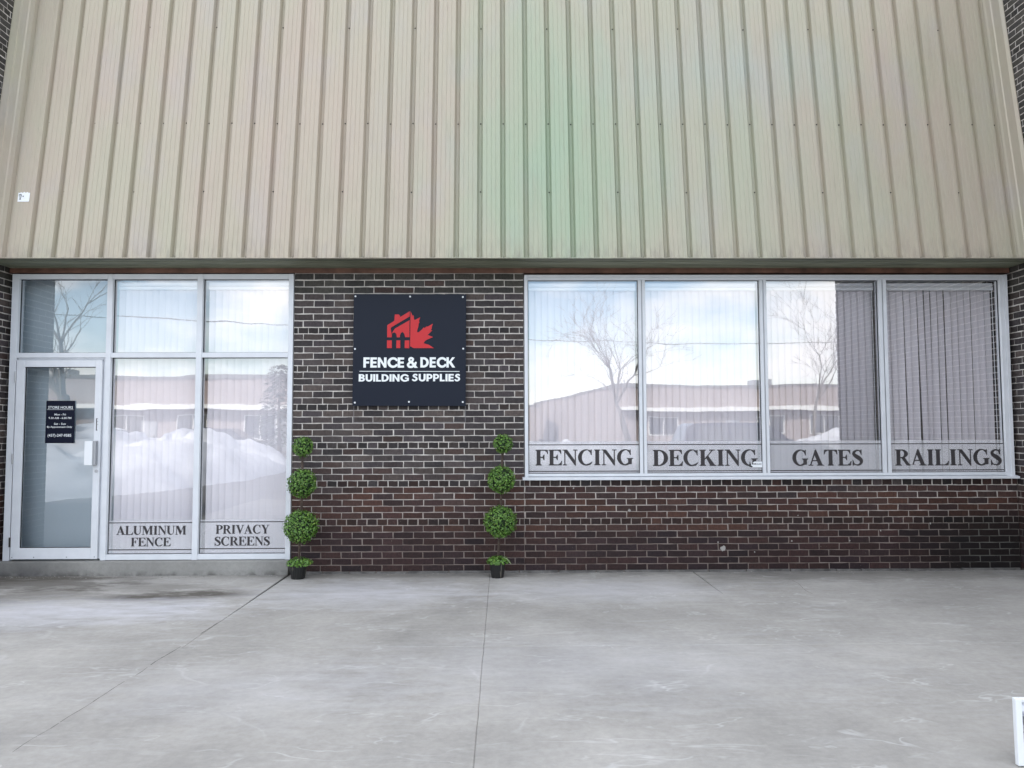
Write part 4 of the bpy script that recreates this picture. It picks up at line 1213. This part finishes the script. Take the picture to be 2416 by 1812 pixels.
for i, ((a, b), w) in enumerate(zip(gl, words)):
    tw = None
    if i == 3:
        tw = {1: (0.0, -0.003), 2: (0.02, -0.002), 3: (0.0, -0.011), 5: (0.05, -0.017), 6: (0.12, -0.008), 7: (0.05, 0.003), 8: (0.05, 0.0)}
    if i == 2:
        tw = {2: (0.06, -0.002), 5: (0.1, -0.003), 9: (0.1, -0.003), 11: (0.12, 0.0)}
    blind(a + 0.012, b - 0.012, 2.952, 0.975, 'white vertical blind behind the %s pane%s' % (w[0], ', some slats twisted open' if i == 3 else ''), GRP, tw, 40 + i, angle=0.31)
blind(-3.955, -3.115, 2.965, 0.18, 'white vertical blind behind the ALUMINUM FENCE panes', GRP, None, 50)
blind(-3.030, -2.185, 2.965, 0.18, 'white vertical blind behind the PRIVACY SCREENS panes', GRP, None, 51)

# ================================================================== WALL SIGN
sg = empty('wall_sign', (-0.943, -0.022, 1.675), (0, 0.004, 0))
tag(sg, 'square navy FENCE & DECK BUILDING SUPPLIES sign with red house and leaf logo', 'sign')
OX, OZ = -0.943, 1.675
MB().box(-0.573, 0.573, -0.016, 0.0, 0.0, 1.143).build('panel', M['navy'], sg, 0.0015)
MB().box(-0.53, 0.53, 0.0, 0.019, 0.04, 1.10).build('standoff_frame', M['dark_metal'], sg)
for (x, zc) in ((-1.498, 2.793), (-0.942, 2.792), (-0.404, 2.789), (-1.496, 2.254), (-0.398, 2.259), (-1.490, 1.708), (-0.944, 1.717), (-0.399, 1.716)):
    s_ = MB().disc(x - OX, zc - OZ, -0.0225, -0.0155, 0.0095, 14).build('screw', M['white'], sg, 0.002)
def zu(u, v):
    return (-1.235 + u / 2111 * 0.609 - OX, 2.667 - v / 1659 * 0.481 - OZ)
def flat(name, contours, mat, y, depth, parent, label=None):
    o = link(name, outline_mesh(name, contours, depth), mat, parent)
    o.location.y = y
    if label:
        o['label'] = label
    return o
house = [(222, 1010), (222, 585), (470, 430), (482, 205), (630, 205), (640, 232), (662, 225), (668, 300), (1005, 92), (1005, 275), (360, 660), (345, 700), (365, 840), (372, 885), (385, 915), (380, 1010)]
gable = [(1005, 405), (490, 705), (375, 885), (430, 850), (480, 835), (540, 890), (555, 940), (560, 1010), (668, 1010), (675, 930), (700, 870), (752, 815), (810, 870), (840, 930), (850, 1005), (1005, 1005)]
leaf = [(1035, 90), (1105, 248), (1140, 225), (1165, 385), (1200, 395), (1380, 300), (1335, 430), (1355, 475), (1315, 560), (1325, 600), (1275, 770), (1275, 835), (1330, 830), (1450, 730), (1510, 655), (1525, 690), (1620, 620), (1640, 635), (1828, 530), (1785, 640), (1790, 690), (1752, 742), (1805, 765), (1645, 925), (1835, 998), (1590, 1110), (1515, 1190), (1525, 1225), (1690, 1270), (1870, 1390), (1150, 1390), (1035, 1320)]
flat('house_logo', [[zu(*p) for p in house]], M['red'], -0.016, 0.004, sg)
flat('house_logo', [[zu(*p) for p in gable]], M['red'], -0.016, 0.004, sg)
flat('leaf_logo', [[zu(*p) for p in leaf]], M['red'], -0.016, 0.004, sg)
for (a, b) in ((218, 388), (548, 685), (842, 1005)):
    flat('fence_logo', [[zu(a, 1120), zu(b, 1120), zu(b, 1392), zu(a, 1392)]], M['red'], -0.016, 0.004, sg)
for (t, a, b, c, d) in (('FENCE', -1.409, -0.997, 2.064, 2.168), ('&', -0.969, -0.857, 2.062, 2.173), ('DECK', -0.832, -0.479, 2.066, 2.171)):
    flat('lettering', [[(x - OX, zc - OZ) for x, zc in cc] for cc in text_contours(t, 'sans', a, b, c, d, 0.085)], M['letter_white'], -0.016, 0.004, sg)
for (t, a, b, c, d) in (('BUILDING', -1.454, -0.947, 1.923, 1.997), ('SUPPLIES', -0.916, -0.428, 1.926, 2.001)):
    flat('lettering', [[(x - OX, zc - OZ) for x, zc in cc] for cc in text_contours(t, 'sans', a, b, c, d, 0.085)], M['letter_white'], -0.016, 0.004, sg)
MB().box(-1.448 - OX, -0.434 - OX, -0.018, -0.0155, 2.0235 - OZ, 2.0295 - OZ).build('rule', M['letter_white'], sg)

# ================================================================== TOPIARY PLANTS
def foliage_mesh(name, shape, n, size, seed):
    """small cupped leaves spread over and inside a volume; shape(r) gives (point, outward)"""
    r = random.Random(seed)
    v, f, cols = [], [], []
    for _ in range(n):
        p, nrm, depth = shape(r)
        d = (nrm + Vector((r.gauss(0, 0.55), r.gauss(0, 0.55), r.gauss(0, 0.45) + 0.25))).normalized()
        u = d.cross(Vector((r.gauss(0, 1), r.gauss(0, 1), r.gauss(0, 1)))).normalized()
        w = d.cross(u)
        L = size * r.uniform(0.75, 1.25)
        b = len(v)
        q = [p - u * L * 0.5, p + w * L * 0.34 + d * L * 0.12, p + u * L * 0.5 + d * L * 0.05, p - w * L * 0.34 + d * L * 0.12]
        v += [tuple(x) for x in q]
        f += [(b, b + 1, b + 2), (b, b + 2, b + 3)]
        t = r.random()
        c = (0.085, 0.165, 0.028) if t < 0.55 else ((0.13, 0.23, 0.045) if t < 0.85 else (0.045, 0.10, 0.02))
        if r.random() < 0.06:
            c = (0.17, 0.22, 0.05)
        k = r.uniform(0.8, 1.25)
        cols += [tuple(x * k for x in c) + (1,)] * 2
    me = bpy.data.meshes.new(name)
    me.from_pydata(v, [], f)
    at = me.attributes.new('leaf_colour', 'FLOAT_COLOR', 'FACE')
    for i, c in enumerate(cols):
        at.data[i].color = c
    me.materials.append(M['leaf'])
    return me
def ball_shape(c, rad):
    def fn(r):
        while True:
            d = Vector((r.gauss(0, 1), r.gauss(0, 1), r.gauss(0, 1)))
            if d.length > 0.01:
                break
        d.normalize()
        lump = 1 + 0.07 * noise.noise(d * 3.1 + Vector(c) * 7)
        k = r.uniform(0.84, 1.0) if r.random() < 0.94 else r.uniform(1.0, 1.09)
        return Vector(c) + d * rad * k * lump, d, 1 - k
    return fn
def herb_shape(c, rx, hgt):
    def fn(r):
        a = r.uniform(0, 2 * PI)
        q = math.sqrt(r.random())
        p = Vector((c[0] + math.cos(a) * q * rx, c[1] + math.sin(a) * q * rx, c[2] + hgt * (1 - q * q * 0.6) * r.uniform(0.1, 1.0)))
        return p, Vector((math.cos(a) * q, math.sin(a) * q, 0.7)).normalized(), 0
    return fn
def topiary(X, balls, herb, pot, label, seed, blade=False):
    Y = -0.255
    root = empty('topiary_plant', (X, Y, 0))
    tag(root, label, 'plant', 'potted ball topiaries by the brick wall')
    (pw, ph, px) = pot
    R1 = pw / 2
    prof = [(R1 * 0.70, 0.0), (R1 * 0.74, 0.004), (R1 * 0.80, 0.05), (R1 * 0.92, ph - 0.02), (R1 * 0.93, ph - 0.014), (R1, ph - 0.014), (R1, ph - 0.002), (R1 * 0.94, ph), (R1 * 0.9, ph - 0.015), (0.01, ph - 0.016)]
    po = MB()
    n = 40
    for (r_, zc) in prof:
        for k in range(n):
            a = 2 * PI * k / n
            rr = r_ * (1 + (0.018 if k % 2 else -0.018) * (1 if 0.01 < zc < ph - 0.02 else 0.2))
            po.v.append((px - X + rr * math.cos(a), rr * math.sin(a), zc))
    for i in range(len(prof) - 1):
        for k in range(n):
            a, c = i * n + k, i * n + (k + 1) % n
            po.f.append((a, c, c + n, a + n))
    po.f.append(tuple(range(n - 1, -1, -1)))
    pot_o = po.build('pot', M['pot'], root)
    MB().lathe([(R1 * 0.99, ph - 0.013), (R1 * 1.05, ph - 0.012), (R1 * 1.05, ph - 0.003), (R1 * 0.97, ph)], 40, px - X, 0).build('pot_rim', M['pot_rim'], pot_o)
    pts = [(px - X, 0, ph - 0.03)] + [(b[0] - X, 0, b[1]) for b in reversed(balls)]
    r = random.Random(seed)
    st = MB()
    for s_ in range(3):
        a = s_ * 2.1
        q = []
        for i, (x, y, zc) in enumerate(pts):
            q.append((x + 0.007 * math.cos(a + i * 1.3), y + 0.007 * math.sin(a + i * 1.3), zc))
        st.tube(q, 0.0075, 6)
    st.build('stem', M['stem'], root)
    for i, (bx, bz, br) in enumerate(balls):
        c = (bx - X, 0, bz)
        me = foliage_mesh('leaf_ball', ball_shape(c, br), int(78000 * br * br), 0.0215, seed + i)
        o = link('leaf_ball', me, None, root)
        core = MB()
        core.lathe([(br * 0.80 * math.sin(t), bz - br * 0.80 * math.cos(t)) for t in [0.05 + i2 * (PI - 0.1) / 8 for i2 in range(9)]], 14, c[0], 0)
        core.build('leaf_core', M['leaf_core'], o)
    hx, hz, hw, hh = herb
    me = foliage_mesh('foot_foliage', herb_shape((hx - X, 0, hz), hw / 2, hh), 560, 0.024, seed + 9)
    link('foot_foliage', me, None, root)
    if blade:
        MB().prism([(0.02, 0.205), (0.075, 0.185), (0.115, 0.135), (0.109, 0.132), (0.07, 0.178)], -0.03, -0.028).build('grass_blade', simple('dry_blade', (0.25, 0.30, 0.16, 1), 0.5), root)
    return root
topiary(-1.96, [(-1.953, 1.272, 0.099), (-1.954, 0.918, 0.138), (-1.962, 0.500, 0.163)], (-1.967, 0.128, 0.250, 0.078), (0.180, 0.152, -1.982), 'three ball green topiary in a black pot at the end of the concrete step', 60)
topiary(-0.03, [(0.008, 1.295, 0.094), (-0.008, 0.946, 0.135), (-0.021, 0.537, 0.157)], (-0.044, 0.134, 0.220, 0.078), (0.165, 0.150, -0.049), 'three ball green topiary in a black pot below the wide window corner', 70, True)

# ================================================================== SMALL FRAMED SIGN AT THE EDGE OF THE PICTURE
fs = empty('framed_sign', (2.19, -4.46, 0.0), (math.radians(-1), 0, math.radians(-2)))
tag(fs, 'small white framed sign board standing on the concrete, mostly cut off', 'sign')
MB().box(0.0, 0.028, -0.012, 0.012, 0.004, 0.283).build('frame_bar', M['white'], fs, 0.003)
MB().box(0.412, 0.440, -0.012, 0.012, 0.004, 0.283).build('frame_bar', M['white'], fs, 0.003)
MB().box(0.0285, 0.4115, -0.012, 0.012, 0.267, 0.283).build('frame_bar', M['white'], fs, 0.003)
MB().box(0.0285, 0.4115, -0.012, 0.012, 0.004, 0.018).build('frame_bar', M['white'], fs, 0.003)
g = N('faded_print')
p = g.pos((1, 1, 1), True)
g.base(g.ramp(g.noise(g.pos((9, 9, 26), True), 1.4, 3), (0.36, (0.10, 0.11, 0.13, 1)), (0.5, (0.34, 0.36, 0.40, 1)), (0.62, (0.72, 0.75, 0.80, 1))), 0.5)
MB().box(0.0285, 0.4115, -0.004, 0.004, 0.0185, 0.2665).build('print_panel', g.m, fs)
MB().prism([(0.012, 0.28), (0.02, 0.28), (0.12, 0.0), (0.10, 0.0)], 0.20, 0.23, 'x').build('prop_leg', M['white'], fs)

# ================================================================== ACROSS THE YARD (seen mirrored in the panes)
def far_building(label, X0, X1, YF, depth, H, band, wins, doors, skew=0.0, cap=True):
    """brick block whose front faces +Y at YF"""
    root = empty('brick_building', ((X0 + X1) / 2, YF, 0))
    tag(root, label, 'building')
    cx = root.location.x
    a, b = X0 - cx, X1 - cx
    MB().prism([(a, 0.0), (b, 0.0), (b, -depth), (a + skew, -depth)], -0.1, H, 'z').build('wall', M['far_brick'], root)
    MB().prism([(a - 0.1, 0.1), (b + 0.1, 0.1), (b + 0.1, -depth), (a + skew - 0.1, -depth)], H, H + 0.22, 'z').build('roof', M['roof'], root)
    if band:
        MB().box(a + 0.3, b - 0.3, 0.002, 0.9, band, band + 0.34).build('canopy', M['far_white'], root, 0.01)
    for (x, w, z0, z1) in wins:
        f = MB()
        x -= cx
        k = 0.07
        f.box(x, x + k, 0.003, 0.08, z0, z1).box(x + w - k, x + w, 0.003, 0.08, z0, z1).box(x + k, x + w - k, 0.003, 0.08, z0, z0 + k).box(x + k, x + w - k, 0.003, 0.08, z1 - k, z1)
        f.box(x + w / 2 - 0.03, x + w / 2 + 0.03, 0.003, 0.07, z0 + k, z1 - k)
        fo = f.build('window', M['far_white'], root)
        MB().box(x + k, x + w - k, 0.002, 0.03, z0 + k, z1 - k).build('glazing', M['far_glass'], fo)
    for (x, w, h_) in doors:
        x -= cx
        d = MB().box(x, x + w, 0.003, 0.06, 0.0, h_).build('door', M['frame_shade'], root)
        MB().box(x + w - 0.16, x + w - 0.12, 0.061, 0.12, 0.95, 1.15).build('handle', M['dark_metal'], d)
    u = MB()
    u.box(a + 0.35 * (b - a), a + 0.35 * (b - a) + 1.8, -6.0, -4.4, H + 0.221, H + 1.0)
    u.build('rooftop_unit', M['frame_shade'], root)
    return root
far_building('long pink brick building with a white canopy across the yard, mirrored in the storefront panes', -46, -9.0, -43.0, 20, 4.9, 2.85,
             [(x, 2.2, 0.9, 2.5) for x in (-44, -39.5, -35, -30.5, -26, -21.6, -17.0, -12.6)], [(-37.0, 1.1, 2.2), (-24.0, 1.1, 2.2), (-15.0, 1.1, 2.2)])
far_building('low brick building with a white canopy behind the bare trees, mirrored in the wide window', 9.4, 46, -55.0, 45, 4.85, 2.9,
             [(x, 2.4, 0.9, 2.5) for x in (12.0, 21.0, 25.5, 31.0, 36.0)], [(18.4, 1.1, 2.2), (29.0, 1.1, 2.2)], skew=-4.8)
shed = far_building('small low brick building far behind the yard, beside the wide bare tree', -4.0, 4.2, -78.0, 10, 3.9, None, [(-2.5, 2.0, 1.0, 2.4), (1.0, 2.0, 1.0, 2.4)], [])

def tree(x, y, H, spread, label, seed, lean=(0, 0), base_r=0.17, first=0.28):
    r = random.Random(seed)
    root = empty('bare_tree', (x, y, -0.08))
    tag(root, label, 'tree')
    tr, cr = MB(), MB()
    def grow(p, d, L, rad, lev):
        if lev > 5 or L < 0.22:
            return
        rad = max(rad, 0.0075)
        n = 4 if lev < 3 else 3
        pts, rs_ = [p.copy()], [rad]
        q = p.copy()
        dd = d.copy()
        for i in range(n):
            dd = (dd + Vector((r.gauss(0, 0.12), r.gauss(0, 0.12), r.gauss(0.03, 0.07)))).normalized()
            q = q + dd * (L / n)
            pts.append(q.copy())
            rs_.append(rad * (1 - 0.42 * (i + 1) / n))
        (tr if lev == 0 else cr).tube(pts, rs_, 8 if lev == 0 else (5 if lev < 3 else 3), cap=False)
        kids = 4 if lev < 2 else r.choice((2, 3))
        for k in range(kids):
            side = Vector((r.gauss(0, 1), r.gauss(0, 1), r.gauss(0, 0.3)))
            side = (side - dd * side.dot(dd)).normalized()
            nd = (dd * r.uniform(0.75, 1.1) + side * spread * r.uniform(0.5, 1.15)).normalized()
            grow(pts[-1], nd, L * r.uniform(0.60, 0.84), rs_[-1] * r.uniform(0.55, 0.75), lev + 1)
        if lev >= 1:
            for k in range(2):
                j = r.randint(1, n - 1)
                side = Vector((r.gauss(0, 1), r.gauss(0, 1), 0.3)).normalized()
                grow(pts[j], (dd * 0.6 + side * spread).normalized(), L * r.uniform(0.45, 0.7), rs_[j] * 0.45, lev + 2)
    grow(Vector((0, 0, 0)), Vector((lean[0], lean[1], 1)).normalized(), H * first, base_r, 0)
    tr.build('trunk', M['bark'], root, smooth=True)
    c = cr.build('crown', M['bark'], root)
    c['kind'] = 'stuff'
    return root
tree(-15.2, -19.5, 13.5, 0.62, 'big bare tree with a thick trunk on the snow, mirrored over the glass door', 5, (0.10, 0), 0.34, 0.21)
tree(6.6, -31.0, 11.0, 0.85, 'wide bare tree mirrored behind FENCING and DECKING', 12, (-0.04, 0), 0.17, 0.27)
tree(16.6, -33.0, 8.6, 0.60, 'slim young bare tree mirrored behind GATES', 23, (0, 0), 0.12, 0.36)
con = empty('conifer', (-11.8, -33.0, -0.08))
tag(con, 'dark green conifer in front of the pink building, mirrored near the storefront edge', 'tree')
MB().tube([(0, 0, 0), (0, 0, 4.4)], [0.14, 0.03], 8).build('trunk', M['bark'], con)
cm = MB()
rc = random.Random(4)
for k in range(900):
    zc = rc.uniform(0.7, 5.1)
    rad = 1.35 * (1 - (zc - 0.7) / 4.7) ** 0.8
    a = rc.uniform(0, 2 * PI)
    q = rad * math.sqrt(rc.uniform(0.2, 1.0))
    p = Vector((math.cos(a) * q, math.sin(a) * q, zc))
    d = Vector((math.cos(a), math.sin(a), -0.25)).normalized()
    w = d.cross(Vector((0, 0, 1))).normalized()
    b = len(cm.v)
    L = rc.uniform(0.25, 0.5)
    cm.v += [tuple(p), tuple(p + d * L + w * 0.10), tuple(p + d * L * 1.2), tuple(p + d * L - w * 0.10)]
    cm.f += [(b, b + 1, b + 2), (b, b + 2, b + 3)]
cm.build('crown', M['needle'], con)['kind'] = 'stuff'

def snowbank(cx, cy, rx, ry, H, seed, label):
    n, m = 90, 90
    mb = MB()
    for j in range(m + 1):
        for i in range(n + 1):
            u, v = i / n * 2 - 1, j / m * 2 - 1
            d = math.sqrt(u * u + v * v)
            e = max(0.0, 1 - d ** 2.6)
            p = Vector((u * rx, v * ry, seed))
            hgt = e ** 0.6 * H * (0.68 + 0.55 * noise.noise(p * 0.42)) + e ** 0.5 * (0.36 * noise.noise(p * 0.9) + 0.17 * noise.noise(p * 2.6))
            mb.v.append((u * rx + 0.25 * noise.noise(p * 0.8), v * ry + 0.25 * noise.noise(p * 0.8 + Vector((9, 0, 0))), max(-0.03, hgt) - 0.09 + (0 if e > 0 else -0.05)))
    for j in range(m):
        for i in range(n):
            a = j * (n + 1) + i
            mb.f.append((a, a + 1, a + n + 2, a + n + 1))
    o = mb.build('snow_bank', M['snow'], None, smooth=True)
    o.location = (cx, cy, 0)
    tag(o, label, 'snow')
    return o
snowbank(-14.0, -18.0, 6.2, 12.5, 1.75, 1.0, 'high ploughed snow bank beside the yard, mirrored in the storefront panes and door')
snowbank(-26.0, -31.0, 12.0, 3.0, 1.2, 5.0, 'long snow bank before the pink building, mirrored behind the nearer snow')
snowbank(3.2, -27.5, 5.5, 2.6, 1.1, 8.0, 'snow heap below the wide bare tree, mirrored in the FENCING pane')
snowbank(17.5, -29.5, 4.5, 2.4, 1.6, 12.0, 'snow heap beside the slim bare tree, mirrored in the GATES pane')
snowbank(30.0, -40.0, 9.0, 3.0, 1.2, 15.0, 'far snow bank in front of the low brick building')

# overhead line
def pole(x, y, H, label):
    root = empty('utility_pole', (x, y, -0.08))
    tag(root, label, 'utility pole')
    MB().tube([(0, 0, 0), (0, 0, H)], [0.16, 0.11], 10).build('post', M['wood_pole'], root)
    ca = MB().box(-0.9, 0.9, -0.17, -0.115, H - 0.7, H - 0.58).build('crossarm', M['wood_pole'], root)
    for k in (-0.8, 0.0, 0.8):
        MB().tube([(k, -0.14, H - 0.579), (k, -0.14, H - 0.45)], 0.04, 8).build('insulator', M['frame_shade'], ca)
PA, PB = Vector((-34.0, -31.6, 8.3)), Vector((36.0, -51.8, 8.3))
pole(PA.x, PA.y, 8.9, 'wooden utility pole at the storefront end of the overhead wire')
pole(PB.x, PB.y, 8.9, 'wooden utility pole at the far end of the overhead wire behind the low building')
wire = MB()
wire.tube([tuple(PA.lerp(PB, t / 24) - Vector((0, 0, 1.0 * 4 * (t / 24) * (1 - t / 24)))) for t in range(25)], 0.028, 6)
tag(wire.build('overhead_wire', M['cable']), 'black overhead wire crossing the mirrored sky', 'wire')

tail = simple('tail_lamp_plastic', (0.16, 0.008, 0.01, 1), 0.2)
# parked estate car, side on
def parked_car(x, y, label, mat, rz=0.0):
    root = empty('parked_car', (x, y, -0.075), (0, 0, rz))
    tag(root, label, 'car')
    L, W = 4.7, 1.84
    prof = [(-2.32, 0.36), (-2.35, 0.62), (-2.30, 0.92), (-2.20, 1.02), (-1.95, 1.60), (-1.80, 1.68), (0.05, 1.70), (0.30, 1.64), (1.02, 1.10), (1.95, 0.99), (2.25, 0.88), (2.34, 0.66), (2.34, 0.36)]
    arch = lambda cx: [(cx + 0.40 * math.cos(a), 0.34 + 0.40 * math.sin(a)) for a in [PI * k / 8 for k in range(9)]]
    low = [(2.34, 0.24)] + [p for p in arch(1.45)] + [p for p in arch(-1.40)] + [(-2.32, 0.24)]
    outline = prof + low
    b = MB()
    n = len(outline)
    for (wy) in (-1, -0.86, 0.86, 1):
        for (px_, pz) in outline:
            tum = 0.0 if pz < 0.95 else (pz - 0.95) * 0.26
            ww_ = W / 2 - tum
            b.v.append((px_ * (0.985 if abs(wy) == 1 else 1.0), wy / 1.0 * ww_, pz))
    for s_ in range(3):
        for k in range(n):
            j = (k + 1) % n
            b.f.append((s_ * n + k, s_ * n + j, s_ * n + n + j, s_ * n + n + k))
    b.f.append(tuple(range(n)))
    b.f.append(tuple(range(4 * n - 1, 3 * n - 1, -1)))
    body_ = b.build('body', mat, root, 0.02)
    for sgn in (-1, 1):
        for poly in ([(-1.78, 1.08), (-1.66, 1.58), (-0.85, 1.60), (-0.85, 1.08)], [(-0.78, 1.08), (-0.78, 1.60), (0.02, 1.60), (0.12, 1.08)], [(0.19, 1.08), (0.09, 1.60), (0.22, 1.58), (0.86, 1.08)]):
            mb = MB()
            v = [(px_, sgn * (W / 2 - (pz - 0.95) * 0.26 + 0.004), pz) for px_, pz in poly]
            v2 = [(a_, b_ - sgn * 0.02, c_) for a_, b_, c_ in v]
            mb.v += v + v2
            k = len(v)
            mb.f += [tuple(range(k)), tuple(range(2 * k - 1, k - 1, -1))] + [(i, (i + 1) % k, k + (i + 1) % k, k + i) for i in range(k)]
            mb.build('side_window', M['far_glass'], root)
        for dx in (0.15, -0.82):
            MB().box(dx - 0.004, dx + 0.004, sgn * W / 2 - 0.003, sgn * W / 2 + 0.003, 0.40, 0.94).build('door_seam', M['gasket'], root)
            MB().box(dx - 0.30, dx - 0.12, sgn * (W / 2 + 0.012) - 0.012, sgn * (W / 2 + 0.012) + 0.012, 0.86, 0.89).build('door_handle', M['steel'], root)
        MB().box(0.74, 0.92, sgn * 1.0 - 0.09, sgn * 1.0 + 0.09, 1.05, 1.19).build('mirror', mat, root, 0.02)
        MB().box(2.20, 2.345, sgn * 0.68 - 0.17, sgn * 0.68 + 0.17, 0.70, 0.86).build('headlight', M['lamp'], root, 0.02)
        MB().box(-2.36, -2.20, sgn * 0.74 - 0.10, sgn * 0.74 + 0.10, 0.78, 1.0).build('tail_light', tail, root, 0.02)
        for wx in (1.45, -1.40):
            t = MB()
            prof2 = [(0.20, -0.10), (0.31, -0.105), (0.335, -0.08), (0.335, 0.08), (0.31, 0.105), (0.20, 0.10)]
            t.lathe(prof2, 24)
            w = t.build('wheel', M['tyre'], root, smooth=False)
            w.rotation_euler = (PI / 2, 0, 0)
            w.location = (wx, sgn * 0.82, 0.335)
            rm = MB()
            rm.lathe([(0.20, -0.08), (0.20, 0.085)], 20)
            for k in range(5):
                a = 2 * PI * k / 5
                rm.tube([(0.04 * math.cos(a), 0.04 * math.sin(a), 0.0), (0.19 * math.cos(a), 0.19 * math.sin(a), 0.0)], 0.03, 6)
            rm.build('rim', M['steel'], w)
    ws = MB()
    for (a_, z_) in ((0.99, 1.11), (0.36, 1.60)):
        for sy in (-1, 1):
            ws.v.append((a_ + 0.012, sy * (W / 2 - (z_ - 0.95) * 0.26 - 0.09), z_ + 0.012))
    ws.f.append((0, 1, 3, 2))
    ws.build('windscreen', M['far_glass'], root)
    return root
parked_car(7.2, -14.4, 'dark blue estate car parked in the yard, mirrored in the DECKING and GATES panes', M['car_paint'])
parked_car(-21.0, -33.5, 'white estate car parked before the pink building, mirrored in the storefront', M['white'])
parked_car(-15.0, -34.6, 'dark estate car parked before the pink building, mirrored in the storefront', M['car_paint'])
